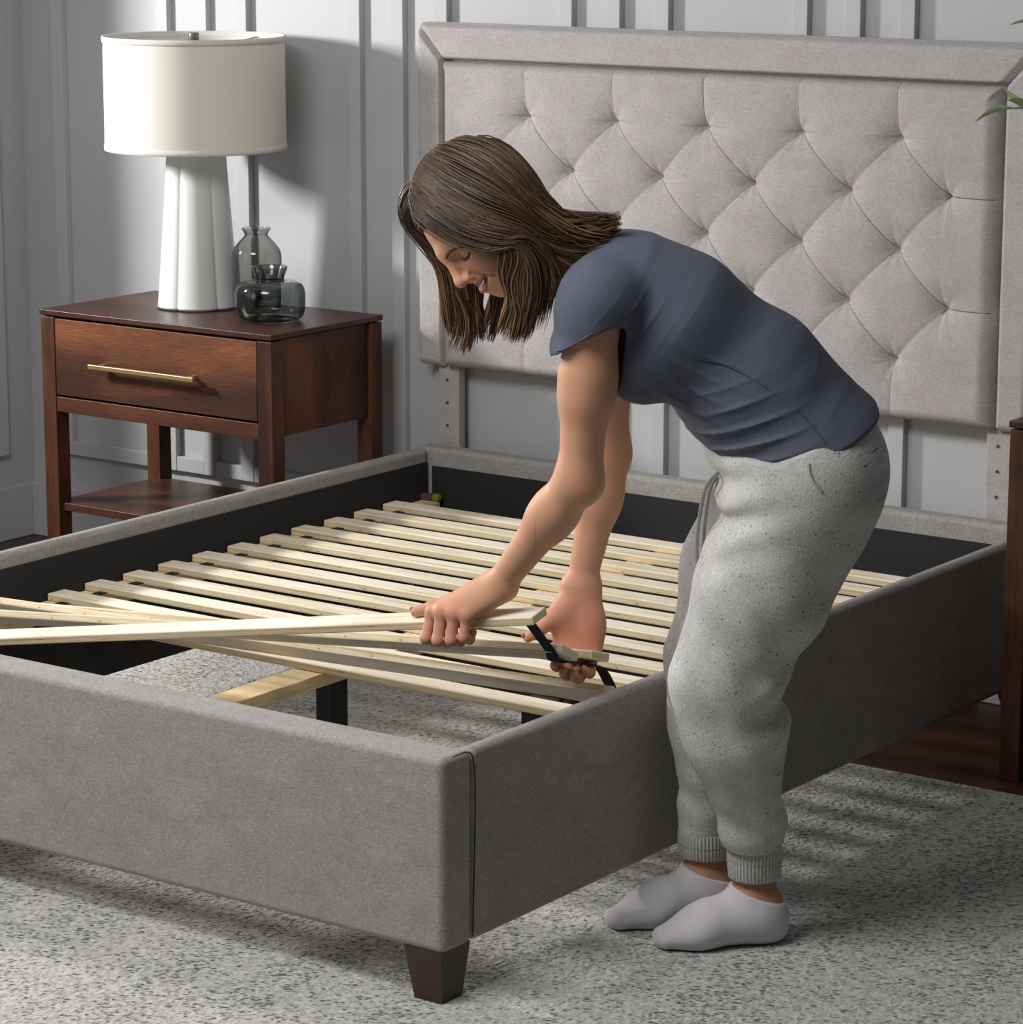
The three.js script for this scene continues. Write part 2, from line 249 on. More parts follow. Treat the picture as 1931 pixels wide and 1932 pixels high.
// small bracket left in the far corner
{ const t = thing('corner_bracket', 'small dull pink bracket with lime end in the far left bed corner', 'bracket', [-0.757, 0.274, 0.075]);
  part('body', box(-0.02, 0, -0.014, 0.02, 0.018, 0.01, 0.006), std({ color: new THREE.Color(0.09, 0.045, 0.05), roughness: 0.7 }), t);
  part('cap', box(0.018, 0, -0.012, 0.04, 0.02, 0.01, 0.008), std({ color: new THREE.Color(0.17, 0.20, 0.02), roughness: 0.6 }), t, 'lime cap'); }

// ---------------------------------------------------------------- slats
const ST = 0.0155, SW = 0.050, SL = 1.53;
const base = thing('slatted_base', 'roll of pale pine slats linked by black straps inside the open bed', 'bed slats');
function slatGeo(off) {
  const b = 0.0025, h = ST / 2, w = SW / 2, l = SL / 2;
  const face = boxUV(new RoundedBoxGeometry(SL, ST - 0.0004, SW - 0.0004, 1, b), 'x', [off * 0.37, off * 0.61]);
  const edge = merge([boxUV(new THREE.BoxGeometry(SL - 2 * b, ST - 2 * b, 0.0006).translate(0, 0, w - 0.0002), 'x', [off * 0.7, 0.013]), boxUV(new THREE.BoxGeometry(SL - 2 * b, ST - 2 * b, 0.0006).translate(0, 0, -w + 0.0002), 'x', [off * 0.7, 0.04]), boxUV(new THREE.BoxGeometry(0.0006, ST - 2 * b, SW - 2 * b).translate(l - 0.0002, 0, 0), 'z', [off, 0.02]), boxUV(new THREE.BoxGeometry(0.0006, ST - 2 * b, SW - 2 * b).translate(-l + 0.0002, 0, 0), 'z', [off, 0.02])]);
  return [face, edge];
}
let slatN = 0;
function slat(L, R, tilt, label) {               // L, R: centres of the two ends
  const a = V(...L), b = V(...R), n = slatN++, [f, e] = slatGeo(n * 1.37 + 0.2), t = part('slat', f, M.pine[n % 3], base, label);
  const x = b.clone().sub(a).normalize(), z = V(0, 0, 1).addScaledVector(x, -x.z).normalize(), y = z.clone().cross(x);
  t.quaternion.setFromRotationMatrix(new THREE.Matrix4().makeBasis(x, y, z)); t.rotateX(tilt); t.position.copy(a.add(b).multiplyScalar(0.5));
  part('ply_edge', e, M.pineEdge[n % 2], t);
  return t;
}
const SY = 0.2765 + ST / 2 + 0.0005;
for (let k = 0; k <= 10; k++) { const z = 0.232 + 0.1095 * k - SW / 2; slat([-0.7645 + (k % 3) * 0.002, SY, z], [0.7655 + (k % 3) * 0.002, SY, z], 0); }
slat([-0.765, SY, 1.437 - SW / 2 + 0.012], [0.765, SY, 1.437 - SW / 2 + 0.004], 0);
slat([-0.765, 0.312, 1.52], [0.765, 0.370, 1.54], -0.7, 'slat tipped on edge');
slat([-0.765, 0.300, 1.472], [0.752, 0.446, 1.580], -0.3, 'lifted slat');
slat([-0.765, 0.32, 1.66], [0.742, 0.468, 1.663], -0.5, 'lifted slat');
slat([-0.765, 0.305, 1.90], [0.745, 0.545, 1.737], 0.16, 'topmost lifted slat');
{ // black webbing strap running under the slat ends near the right rail
  const P = [], U = [], I = [], pts = [[0.72, 0.531, 1.737], [0.724, 0.505, 1.715], [0.727, 0.472, 1.686], [0.722, 0.452, 1.668], [0.724, 0.446, 1.64], [0.728, 0.434, 1.60], [0.731, 0.428, 1.575], [0.735, 0.415, 1.552], [0.741, 0.375, 1.527], [0.745, 0.33, 1.505], [0.745, 0.29, 1.47]], c = new THREE.CatmullRomCurve3(pts.map((p) => V(...p)), false, 'centripetal'), n = 90;
  for (let i = 0; i <= n; i++) { const t = i / n, p = c.getPoint(t), tg = c.getTangent(t), s = V(1, 0, 0).addScaledVector(tg, -tg.x).normalize(), up = tg.clone().cross(s), w = 0.0115; for (const [a, b] of [[-1, -1], [1, -1], [1, 1], [-1, 1], [-1, -1]]) { const q = p.clone().addScaledVector(s, a * w).addScaledVector(up, b * 0.0008); P.push(q.x, q.y, q.z); U.push(a * w, t * 0.4); } }
  for (let i = 0; i < n; i++) for (let j = 0; j < 4; j++) { const a = i * 5 + j, b = a + 5; I.push(a, a + 1, b, b, a + 1, b + 1); }
  const g = new THREE.BufferGeometry(); g.setAttribute('position', new THREE.Float32BufferAttribute(P, 3)); g.setAttribute('uv', new THREE.Float32BufferAttribute(U, 2)); g.setIndex(I); const gg = g.toNonIndexed(); gg.computeVertexNormals();
  part('strap', gg, M.strap, base, 'black webbing strap');
  for (const x of [-0.712, 0.712]) for (let k = 0; k < 11; k++) { const z0 = 0.232 + 0.1095 * k - SW * 0.6, z1 = z0 + 0.1095 - SW * 0.0; part('strap', G(x - 0.0115, 0.2775 + 0.0022, z0, x + 0.0115, 0.2775 + 0.0036, Math.min(z1, 1.42), 0.0004, 'z'), M.strap, base); }
}

// ---------------------------------------------------------------- headboard
{
  const xo = -0.042, t = thing('headboard', 'tall diamond tufted headboard in pale grey linen on two posts', 'headboard', [xo, 0, 0]);
  const X1 = 0.79, Y0 = 0.583, Y1 = 1.375, BWD = 0.077, PX = 0.713, PY1 = 1.291;
  part('board', box(-X1 + 0.004, Y0 + 0.004, -0.039, X1 - 0.004, Y1 - 0.004, -0.012, 0.01, 'x', 3), M.linen, t);
  // padded border: mitred strips, gently domed
  const strip = (a, b, c, d, nu) => {                      // quad a-b outer edge, d-c inner edge, domed towards +z
    const P = [], U = [], I = [], nv = 14;
    for (let i = 0; i <= nu; i++) for (let j = 0; j <= nv; j++) {
      const u = i / nu, v = j / nv, x = lerp(lerp(a[0], b[0], u), lerp(d[0], c[0], u), v), y = lerp(lerp(a[1], b[1], u), lerp(d[1], c[1], u), v);
      const roll = Math.sqrt(1 - Math.pow(1 - Math.min(1, v / 0.2, (1 - v) / 0.07), 2)), em = Math.min(u, 1 - u) * Math.hypot(b[0] - a[0], b[1] - a[1]), mit = sstep(0, 0.008, em) * 0.4 + 0.6;
      P.push(x, y, -0.02 + 0.034 * roll * mit); U.push(x, y);
    }
    for (let i = 0; i < nu; i++) for (let j = 0; j < nv; j++) { const q = i * (nv + 1) + j; I.push(q, q + nv + 1, q + 1, q + 1, q + nv + 1, q + nv + 2); }
    const g = new THREE.BufferGeometry(); g.setAttribute('position', new THREE.Float32BufferAttribute(P, 3)); g.setAttribute('uv', new THREE.Float32BufferAttribute(U, 2)); g.setIndex(I); g.computeVertexNormals(); return g;
  };
  const bo = M.linen;
  const flipIf = (g) => { const n = g.attributes.normal; if (n.getZ((n.count / 2) | 0) < 0) { const ix = g.index.array; for (let i = 0; i < ix.length; i += 3) { const s = ix[i]; ix[i] = ix[i + 1]; ix[i + 1] = s; } g.computeVertexNormals(); } return g; };
  part('border', flipIf(strip([-X1, Y1], [X1, Y1], [PX, PY1], [-PX, PY1], 120)), bo, t);
  part('border', flipIf(strip([-X1, Y0], [-X1, Y1], [-PX, PY1], [-PX, Y0], 80)), bo, t);
  part('border', flipIf(strip([X1, Y0], [X1, Y1], [PX, PY1], [PX, Y0], 80)), bo, t);
  part('piping', tube([[-X1 + 0.003, Y0 + 0.01, -0.02], [-X1 + 0.003, (Y0 + Y1) / 2, -0.02], [-X1 + 0.003, Y1 - 0.03, -0.02], [-X1 + 0.004, Y1 - 0.012, -0.02], [-X1 + 0.014, Y1 - 0.004, -0.02], [-X1 + 0.03, Y1 - 0.003, -0.02], [-0.4, Y1 - 0.003, -0.02], [0, Y1 - 0.003, -0.02], [0.4, Y1 - 0.003, -0.02], [X1 - 0.03, Y1 - 0.003, -0.02], [X1 - 0.014, Y1 - 0.004, -0.02], [X1 - 0.004, Y1 - 0.012, -0.02], [X1 - 0.003, Y1 - 0.03, -0.02], [X1 - 0.003, (Y0 + Y1) / 2, -0.02], [X1 - 0.003, Y0 + 0.01, -0.02]], 0.0045, 8, 240), bo, t);
  // tufted cushion
  const s = 0.2368, q1 = 1.177, dy = 0.1165, nx = 520, ny = 258, P = [], U = [], I = [], S = Math.sin, PI = Math.PI;
  const height = (x, y) => {
    const p = x / s, q = (y - q1) / dy; let h, rd, ra = 0;
    // distance to nearest tuft
    const qr = clamp(Math.round(q), -4, 0); rd = 9;
    for (const k of [qr - 1, qr, qr + 1]) { if (k > 0 || k < -4) continue; const odd = Math.abs(k) % 2; let pr = odd ? Math.round(p - 0.5) + 0.5 : Math.round(p); pr = clamp(pr, odd ? -2.5 : -2, odd ? 2.5 : 2); const dd = Math.hypot((p - pr) * s, (q - k) * dy); if (dd < rd) { rd = dd; ra = Math.atan2((q - k) * dy, (p - pr) * s); } }
    if (q > 0 || q < -4) { const pc = Math.min(Math.abs(p), 2.5); h = 0.78 + 0.22 * Math.pow(Math.abs(S(PI * pc)), 0.45); }
    else if (Math.abs(p) > 2.5) h = 0.8 + 0.2 * Math.pow(Math.abs(S(PI * (q + 1) / 2)), 0.6);
    else { const A = Math.abs(S(PI * (p + q / 2))), B = Math.abs(S(PI * (p - q / 2))); h = (0.80 + 0.20 * Math.pow(A, 0.45)) * (0.76 + 0.24 * Math.pow(B, 0.45)); }
    const ang = Math.atan2(1, 1);
    h -= 0.55 * Math.exp(-rd / 0.012) + 0.24 * Math.exp(-Math.pow(rd / 0.046, 2)) + 0.10 * Math.exp(-rd / 0.028) * Math.pow(Math.abs(Math.cos(ra * 3.5 + 0.4)), 3);
    const e = Math.min(PX - Math.abs(x), PY1 - y, (y - Y0) * 1.4), roll = Math.sqrt(Math.max(0, 1 - Math.pow(1 - Math.min(1, e / (PX - Math.abs(x) < PY1 - y ? 0.04 : 0.022)), 2)));
    return -0.016 + (0.013 + 0.034 * h) * roll + 0.0012 * (noise3(x * 26, y * 26, 3) - 0.5);
  };
  for (let j = 0; j <= ny; j++) for (let i = 0; i <= nx; i++) { const x = lerp(-PX, PX, i / nx), y = lerp(Y0, PY1, j / ny); P.push(x, y, height(x, y)); U.push(x, y); }
  for (let j = 0; j < ny; j++) for (let i = 0; i < nx; i++) { const a = j * (nx + 1) + i; I.push(a, a + 1, a + nx + 1, a + nx + 1, a + 1, a + nx + 2); }
  const g = new THREE.BufferGeometry(); g.setAttribute('position', new THREE.Float32BufferAttribute(P, 3)); g.setAttribute('uv', new THREE.Float32BufferAttribute(U, 2)); g.setIndex(I); g.computeVertexNormals();
  part('tufted_cushion', g, M.linen, t);
  // stitched seams lying in the creases
  const seam = []; const at = (p, q) => { const x = p * s, y = q1 + q * dy; return [x, y, height(x, y) + 0.0006]; };
  const seamLine = (p0, q0, p1, q1b) => { const L = []; for (let i = 0; i <= 14; i++) { const u = i / 14; L.push(at(lerp(p0, p1, u), lerp(q0, q1b, u))); } seam.push(tube(L, 0.0009, 4, 28)); };
  for (let k = -2; k <= 2; k++) { seamLine(k, 0, k, 0.94); seamLine(k, -4, k, -4.95); }
  for (let q = 0; q > -4; q--) { const odd = (-q) % 2, n = odd ? 2.5 : 2; for (let p = -n; p <= n; p++) for (const d of [-0.5, 0.5]) if (Math.abs(p + d) <= 2.5) seamLine(p, q, p + d, q - 1); }
  for (const q of [-1, -3]) for (const sd of [-1, 1]) seamLine(2.5 * sd, q, 2.95 * sd, q);
  part('seam', merge(seam), std({ color: new THREE.Color(0.12, 0.11, 0.115), roughness: 0.9 }), t);
  for (const [cx, lab] of [[-0.715, 'left post'], [0.715, 'right post']]) {
    const post = part('post', box(cx - 0.03, FLOOR + 0.0003, -0.039, cx + 0.03, Y0 + 0.03, -0.012, 0.004, 'x'), M.linen, t);
    for (const y of [0.548, 0.494, 0.440]) part('bolt_hole', new THREE.CylinderGeometry(0.0036, 0.0036, 0.003, 16).rotateX(PI / 2).translate(cx - 0.003, y, -0.0118), std({ color: new THREE.Color(0.07, 0.055, 0.04), roughness: 0.7 }), post);
  }
}

// ---------------------------------------------------------------- nightstands
function nightstand(label, x, z) {                         // x, z: front left corner of the top on the floor; 0.717 wide, 0.405 deep, 0.70 high
  const W = 0.717, D = 0.405, t = thing('nightstand', label, 'nightstand', [x, 0, z], 0, 'walnut nightstands either side of the bed'), L = 0.043;
  part('top', box(0, 0.687, -D, W, 0.70, 0, 0.002, 'x', 2), M.walnutTop, t);
  for (const [lx, lz] of [[0, 0], [W - L, 0], [0, -D + L], [W - L, -D + L]]) part('leg', box(lx + (lx ? -0.002 : 0.002), FLOOR + 0.0003, lz - L - 0.002 + (lz < -0.1 ? 0.004 : 0), lx + L + (lx ? -0.002 : 0.002), 0.6835, lz - 0.002 + (lz < -0.1 ? 0.004 : 0), 0.002, 'y'), M.walnut, t);
  part('gap_shade', box(0.012, 0.6832, -D + 0.012, W - 0.012, 0.6872, -0.012, 0.0005), M.lining, t);  // black slab standing for the shaded gap under the top
  const dr = part('drawer', box(L + 0.004, 0.499, -0.026, W - L - 0.004, 0.681, -0.003, 0.0015, 'x', 2), M.walnutDrawer, t);
  const hd = part('handle', box(0.182, 0.577, 0.022, 0.508, 0.588, 0.032, 0.0015), M.brass, dr, 'brushed brass bar handle');
  for (const hx of [0.205, 0.485]) part('standoff', box(hx - 0.005, 0.578, -0.004, hx + 0.005, 0.587, 0.024, 0.001), M.brass, hd);
  part('drawer_rail', box(L + 0.002, 0.458, -0.030, W - L - 0.002, 0.494, -0.004, 0.0015, 'x'), M.walnut, t);
  for (const sx of [0.012, W - 0.012 - 0.018]) part('side_panel', box(sx, 0.462, -D + L, sx + 0.018, 0.683, -L, 0.001, 'y'), M.walnut, t);
  part('back_panel', box(L, 0.462, -D + 0.012, W - L, 0.683, -D + 0.026, 0.001, 'x'), M.walnut, t);
  part('case_floor', box(L, 0.464, -D + 0.026, W - L, 0.472, -0.03, 0.001, 'x'), M.walnut, t);
  part('shelf', box(0.018, 0.217, -D + 0.02, W - 0.018, 0.236, -0.012, 0.0015, 'x'), M.walnutTop, t);
  return t;
}
nightstand('walnut nightstand on the left of the bed carrying lamp and glass vases', -1.608, 0.468);
nightstand('walnut nightstand cut off by the right edge, beside the far bed rail', 0.933, 0.473);

// ---------------------------------------------------------------- table lamp
{
  const t = thing('table_lamp', 'table lamp with white drum shade and fluted white ceramic base', 'lamp', [-1.328, 0.7005, 0.215]);
  const P = [], N = 192, H = 0.40, rows = 48, U = [], I = [];
  for (let j = 0; j <= rows; j++) { const v = j / rows, y = v * H, R0 = lerp(0.102, 0.070, Math.pow(v, 0.9)) - (v > 0.97 ? (v - 0.97) * 0.5 : 0); for (let i = 0; i <= N; i++) { const a = i / N * Math.PI * 2, lobe = Math.abs(Math.cos(a * 3 + 0.5)), r = R0 * (0.90 + 0.10 * Math.pow(lobe, 0.45)); P.push(Math.cos(a) * r, y, Math.sin(a) * r); U.push(i / N, v); } }
  for (let j = 0; j < rows; j++) for (let i = 0; i < N; i++) { const a = j * (N + 1) + i, b = a + N + 1; I.push(a, b, a + 1, a + 1, b, b + 1); }
  const c0 = P.length / 3; P.push(0, H, 0, 0, 0, 0); U.push(0.5, 1, 0.5, 0); for (let i = 0; i < N; i++) { I.push(rows * (N + 1) + i + 1, rows * (N + 1) + i, c0); I.push(i, i + 1, c0 + 1); }
  const g = new THREE.BufferGeometry(); g.setAttribute('position', new THREE.Float32BufferAttribute(P, 3)); g.setAttribute('uv', new THREE.Float32BufferAttribute(U, 2)); g.setIndex(I); g.computeVertexNormals();
  part('base', g, M.ceramic, t);
  part('neck', lathe([[0, 0.395], [0.02, 0.395], [0.02, 0.41], [0.012, 0.415], [0.012, 0.50], [0, 0.50]], 32), M.bronze, t);
  part('socket', lathe([[0, 0.45], [0.018, 0.45], [0.018, 0.51], [0, 0.51]], 24), M.bronze, t);
  const R = 0.211, y0 = 0.375, y1 = 0.637;
  const sh = part('shade', lathe([[R + 0.002, y0], [R + 0.001, y1], [R - 0.001, y1], [R, y0], [R + 0.002, y0]], 128), M.shade, t);
  for (const [a, b] of [[y0 - 0.001, y0 + 0.012], [y1 - 0.012, y1 + 0.001]]) part('trim', lathe([[R - 0.002, a], [R + 0.0035, a], [R + 0.0038, (a + b) / 2], [R + 0.0035, b], [R - 0.002, b], [R - 0.002, a]], 128), M.shade, sh);
  const sp = part('spider', lathe([[0, 0.612], [0.012, 0.612], [0.012, 0.618], [0, 0.618]], 20), M.bronze, t);
  part('finial', lathe([[0, 0.618], [0.0128, 0.618], [0.0128, 0.643], [0.0118, 0.645], [0, 0.645]], 32), M.bronze, t, 'bronze cylinder finial');
  for (let k = 0; k < 3; k++) { const a = k * 2.094 + 0.6; part('arm', tube([[0.01 * Math.cos(a), 0.615, 0.01 * Math.sin(a)], [R * 0.5 * Math.cos(a), 0.614, R * 0.5 * Math.sin(a)], [(R - 0.001) * Math.cos(a), 0.626, (R - 0.001) * Math.sin(a)]], 0.0018, 6, 12), M.bronze, sp); }
  part('rod', lathe([[0, 0.50], [0.004, 0.50], [0.004, 0.614], [0, 0.614]], 12), M.bronze, t);
}
// ---------------------------------------------------------------- glass vases
{
  const shell = (prof, th) => { const inner = prof.slice(1).map(([r, y]) => [Math.max(0.0005, r - th), y]).reverse(); inner[inner.length - 1][1] = prof[0][1] + th * 2.2; return lathe([...prof, ...inner, [0, prof[0][1] + th * 2.2]], 96); };
  const rnd = (pts, n = 60) => new THREE.SplineCurve(pts.map((p) => new THREE.Vector2(...p))).getPoints(n).map((p) => [Math.max(0, p.x), p.y]);
  const glass = (c, thick) => phys({ color: new THREE.Color(1, 1, 1), attenuationColor: new THREE.Color(...c), attenuationDistance: thick, transmission: 1, thickness: 0.02, ior: 1.5, roughness: 0.02 });
  const v1 = thing('glass_vase', 'tall smoky glass bottle vase behind the squat one, beside the lamp', 'vase', [-1.158, 0.7005, 0.201]);
  part('body', shell(rnd([[0, 0], [0.0394, 0], [0.0535, 0.0056], [0.0582, 0.0281], [0.0586, 0.0842], [0.0586, 0.1262], [0.0543, 0.1477], [0.0409, 0.1655], [0.0291, 0.1777], [0.0275, 0.1842], [0.0334, 0.1945], [0.0346, 0.1973]]), 0.0035), glass([0.30, 0.31, 0.285], 0.0082), v1);
  const v2 = thing('glass_vase', 'squat dark smoky glass vase with flared lip at the front of the nightstand', 'vase', [-1.042, 0.7005, 0.292]);
  part('body', shell(rnd([[0, 0], [0.048, 0], [0.0704, 0.0049], [0.08, 0.0213], [0.0816, 0.0485], [0.0808, 0.0679], [0.0736, 0.0834], [0.056, 0.0912], [0.0352, 0.0941], [0.034, 0.1009], [0.04, 0.1183], [0.042, 0.1251]]), 0.0042), glass([0.22, 0.25, 0.24], 0.0078), v2);
}
// ---------------------------------------------------------------- leafy branch reaching in from a vase on the right nightstand
{
  const t = thing('leafy_branch', 'slender green leaves reaching in at the right edge before the headboard', 'plant', [1.2, 0.7005, 0.25]);
  part('vase', lathe([[0, 0], [0.05, 0], [0.062, 0.03], [0.06, 0.09], [0.03, 0.14], [0.026, 0.17], [0.03, 0.178], [0.026, 0.176], [0.022, 0.15], [0.05, 0.09], [0.05, 0.03], [0, 0.02]], 48), M.ceramic, t);
  const leaf = (a, b, wd, bend) => { const A = V(...a), B = V(...b), d = B.clone().sub(A), L = d.length(), side = V(d.y, -d.x, 0.35 * L).normalize(), P = [], U = [], I = [], n = 16; const up = d.clone().cross(side).normalize();
    for (let i = 0; i <= n; i++) { const u = i / n, w = wd * Math.sin(Math.PI * Math.pow(u, 0.8)) ; for (const s of [-1, 0, 1]) { const p = A.clone().addScaledVector(d, u).addScaledVector(side, s * w).addScaledVector(up, Math.abs(s) * w * 0.4).add(V(0, bend * Math.sin(Math.PI * u) * L, 0)); P.push(p.x, p.y, p.z); U.push((s + 1) / 2, u); } }
    for (let i = 0; i < n; i++) for (let j = 0; j < 2; j++) { const q = i * 3 + j; I.push(q, q + 1, q + 3, q + 3, q + 1, q + 4); }
    const g = new THREE.BufferGeometry(); g.setAttribute('position', new THREE.Float32BufferAttribute(P, 3)); g.setAttribute('uv', new THREE.Float32BufferAttribute(U, 2)); g.setIndex(I); g.computeVertexNormals(); return g; };
  part('stem', tube([[0, 0.05, 0], [0, 0.2, 0], [-0.08, 0.40, 0], [-0.22, 0.535, 0], [-0.36, 0.568, 0], [-0.40, 0.5665, 0]], (u) => 0.003 - 0.0015 * u, 6, 30), M.stem, t);
  part('stem', tube([[0, 0.05, 0], [0.01, 0.25, 0.01], [-0.06, 0.5, 0.01], [-0.18, 0.66, 0.01], [-0.34, 0.732, 0.0], [-0.378, 0.737, 0]], (u) => 0.0028 - 0.0018 * u, 6, 30), M.stem, t);
  for (const [a, b, w, k] of [[[-0.388, 0.567, 0], [-0.47, 0.536, 0.01], 0.006, 0.13], [[-0.36, 0.570, 0], [-0.415, 0.607, 0.0], 0.009, -0.1], [[-0.345, 0.571, 0.01], [-0.39, 0.585, 0.03], 0.008, 0.05], [[-0.30, 0.56, 0], [-0.33, 0.62, -0.02], 0.008, 0.05], [[-0.2, 0.53, 0], [-0.27, 0.50, 0.03], 0.009, 0.05], [[-0.36, 0.735, 0], [-0.408, 0.725, 0], 0.003, 0.05], [[-0.3, 0.72, 0], [-0.36, 0.76, 0.01], 0.007, 0.05], [[-0.12, 0.45, 0], [-0.16, 0.38, 0.03], 0.009, 0], [[-0.1, 0.57, 0.01], [-0.03, 0.63, 0.02], 0.01, 0]]) part('leaf', leaf(a, b, w, k), M.leaf, t);
}

// ---------------------------------------------------------------- signed distance modelling
const len3 = (x, y, z) => Math.sqrt(x * x + y * y + z * z);
const smin = (a, b, k) => { const h = Math.max(k - Math.abs(a - b), 0) / k; return Math.min(a, b) - h * h * k * 0.25; };
const smax = (a, b, k) => -smin(-a, -b, k);
// tapered capsule; kz stretches the section sideways (1 = round) along the unit vector s
function cap(a, b, ra, rb, kz = 1, s = [0, 0, 1]) {
  const [ax, ay, az] = a; let dx = b[0] - ax, dy = b[1] - ay, dz = b[2] - az; const [sx, sy, sz] = s, q = 1 / kz - 1;
  const ds = dx * sx + dy * sy + dz * sz; dx += q * ds * sx; dy += q * ds * sy; dz += q * ds * sz; const L2 = dx * dx + dy * dy + dz * dz + 1e-12;
  return (x, y, z) => { let px = x - ax, py = y - ay, pz = z - az; const ps = px * sx + py * sy + pz * sz; px += q * ps * sx; py += q * ps * sy; pz += q * ps * sz; let t = (px * dx + py * dy + pz * dz) / L2; t = t < 0 ? 0 : t > 1 ? 1 : t; return len3(px - t * dx, py - t * dy, pz - t * dz) - (ra + (rb - ra) * t); };
}
const ell = (c, r) => (x, y, z) => { const px = (x - c[0]) / r[0], py = (y - c[1]) / r[1], pz = (z - c[2]) / r[2], k0 = len3(px, py, pz), k1 = len3(px / r[0], py / r[1], pz / r[2]); return k1 < 1e-9 ? -Math.min(...r) : k0 * (k0 - 1) / k1; };
const union = (list) => (x, y, z) => { let d = 1e9; for (const [f, k] of list) { const e = f(x, y, z); d = d > 1e8 ? e : smin(d, e, k || 0.01); } return d; };
// surface nets over a box, skipping empty blocks; lip = how much the field may overstate distance
function surface(f, lo, hi, h, lip = 1.35, col) {
  const n = lo.map((l, i) => Math.ceil((hi[i] - l) / h) + 2), nx = n[0], ny = n[1], nz = n[2], F = new Float32Array(nx * ny * nz), B = 8;
  for (let k = 0; k < nz; k += B) for (let j = 0; j < ny; j += B) for (let i = 0; i < nx; i += B) {
    const c = f(lo[0] + (i + (B - 1) / 2) * h, lo[1] + (j + (B - 1) / 2) * h, lo[2] + (k + (B - 1) / 2) * h), far = Math.abs(c) > (B + 2) * h * 0.87 * lip + 0.004;
    for (let kk = k; kk < Math.min(k + B, nz); kk++) for (let jj = j; jj < Math.min(j + B, ny); jj++) for (let ii = i; ii < Math.min(i + B, nx); ii++) F[(kk * ny + jj) * nx + ii] = far ? c : f(lo[0] + ii * h, lo[1] + jj * h, lo[2] + kk * h);
  }
  const id = new Int32Array(nx * ny * nz).fill(-1), P = [], I = [], o = [0, 1, nx, nx + 1, nx * ny, nx * ny + 1, nx * ny + nx, nx * ny + nx + 1];
  const ed = [[0, 1], [2, 3], [4, 5], [6, 7], [0, 2], [1, 3], [4, 6], [5, 7], [0, 4], [1, 5], [2, 6], [3, 7]];
  for (let k = 0; k < nz - 1; k++) for (let j = 0; j < ny - 1; j++) for (let i = 0; i < nx - 1; i++) {
    const a = (k * ny + j) * nx + i; let m = 0; for (let q = 0; q < 8; q++) if (F[a + o[q]] < 0) m |= 1 << q; if (m === 0 || m === 255) continue;
    let x = 0, y = 0, z = 0, c = 0;
    for (const [p, q] of ed) { const s = (m >> p) & 1, t = (m >> q) & 1; if (s === t) continue; const fp = F[a + o[p]], fq = F[a + o[q]], u = fp / (fp - fq); x += lerp(p & 1, q & 1, u); y += lerp((p >> 1) & 1, (q >> 1) & 1, u); z += lerp(p >> 2, q >> 2, u); c++; }
    id[a] = P.length / 3; P.push(lo[0] + (i + x / c) * h, lo[1] + (j + y / c) * h, lo[2] + (k + z / c) * h);
  }
  const quad = (a, b, c, d, fl) => { if (a < 0 || b < 0 || c < 0 || d < 0) return; fl ? I.push(a, b, c, a, c, d) : I.push(a, c, b, a, d, c); };
  for (let k = 1; k < nz - 1; k++) for (let j = 1; j < ny - 1; j++) for (let i = 1; i < nx - 1; i++) {
    const a = (k * ny + j) * nx + i, s = F[a] < 0;
    if (s !== F[a + 1] < 0) quad(id[a - nx - nx * ny], id[a - nx * ny], id[a], id[a - nx], s);
    if (s !== F[a + nx] < 0) quad(id[a - 1 - nx * ny], id[a - nx * ny], id[a], id[a - 1], !s);
    if (s !== F[a + nx * ny] < 0) quad(id[a - 1 - nx], id[a - nx], id[a], id[a - 1], s);
  }
  const N = new Float32Array(P.length), e = h * 0.6, U = new Float32Array(P.length / 3 * 2), C = col ? new Float32Array(P.length) : null;
  for (let i = 0; i < P.length; i += 3) {
    const x = P[i], y = P[i + 1], z = P[i + 2]; let gx = f(x + e, y, z) - f(x - e, y, z), gy = f(x, y + e, z) - f(x, y - e, z), gz = f(x, y, z + e) - f(x, y, z - e); const l = len3(gx, gy, gz) || 1;
    N[i] = gx / l; N[i + 1] = gy / l; N[i + 2] = gz / l; U[i / 3 * 2] = x + 0.55 * z; U[i / 3 * 2 + 1] = y + 0.18 * z;
    if (C) { const c = col(x, y, z); C[i] = c[0]; C[i + 1] = c[1]; C[i + 2] = c[2]; }
  }
  const g = new THREE.BufferGeometry(); g.setAttribute('position', new THREE.Float32BufferAttribute(P, 3)); g.setAttribute('normal', new THREE.BufferAttribute(N, 3)); g.setAttribute('uv', new THREE.BufferAttribute(U, 2)); if (C) g.setAttribute('color', new THREE.BufferAttribute(C, 3)); g.setIndex(I); return g;
}

// ---------------------------------------------------------------- the woman lifting the slats
// her own axes: x away from where she faces, y up, z her left side; all joints in metres
const she = thing('person', 'woman in dark blue t-shirt and flecked grey joggers bending over the bed, lifting slats', 'person', [0.95, 0, 1.56], THREE.MathUtils.degToRad(35.749));
const J = { pelvis: [0.172, 0.80, 0], waist: [0.068, 0.930, 0], chest: [-0.062, 1.022, 0], upch: [-0.135, 1.075, 0], shN: [-0.192, 1.060, 0.13], shF: [-0.165, 1.045, -0.14], elN: [-0.213, 0.785, 0.105], wrN: [-0.338, 0.588, -0.012], elF: [-0.158, 0.772, -0.175], wrF: [-0.203, 0.547, -0.175], neckB: [-0.19, 1.100, 0], neckT: [-0.29, 1.160, 0], hipN: [0.155, 0.775, 0.085], hipF: [0.155, 0.760, -0.085], knN: [0.010, 0.462, 0.075], knF: [0.012, 0.448, -0.075], anN: [0.078, 0.082, 0.025], anF: [0.006, 0.072, -0.105] };
const mid = (a, b, t) => a.map((v, i) => lerp(v, b[i], t));

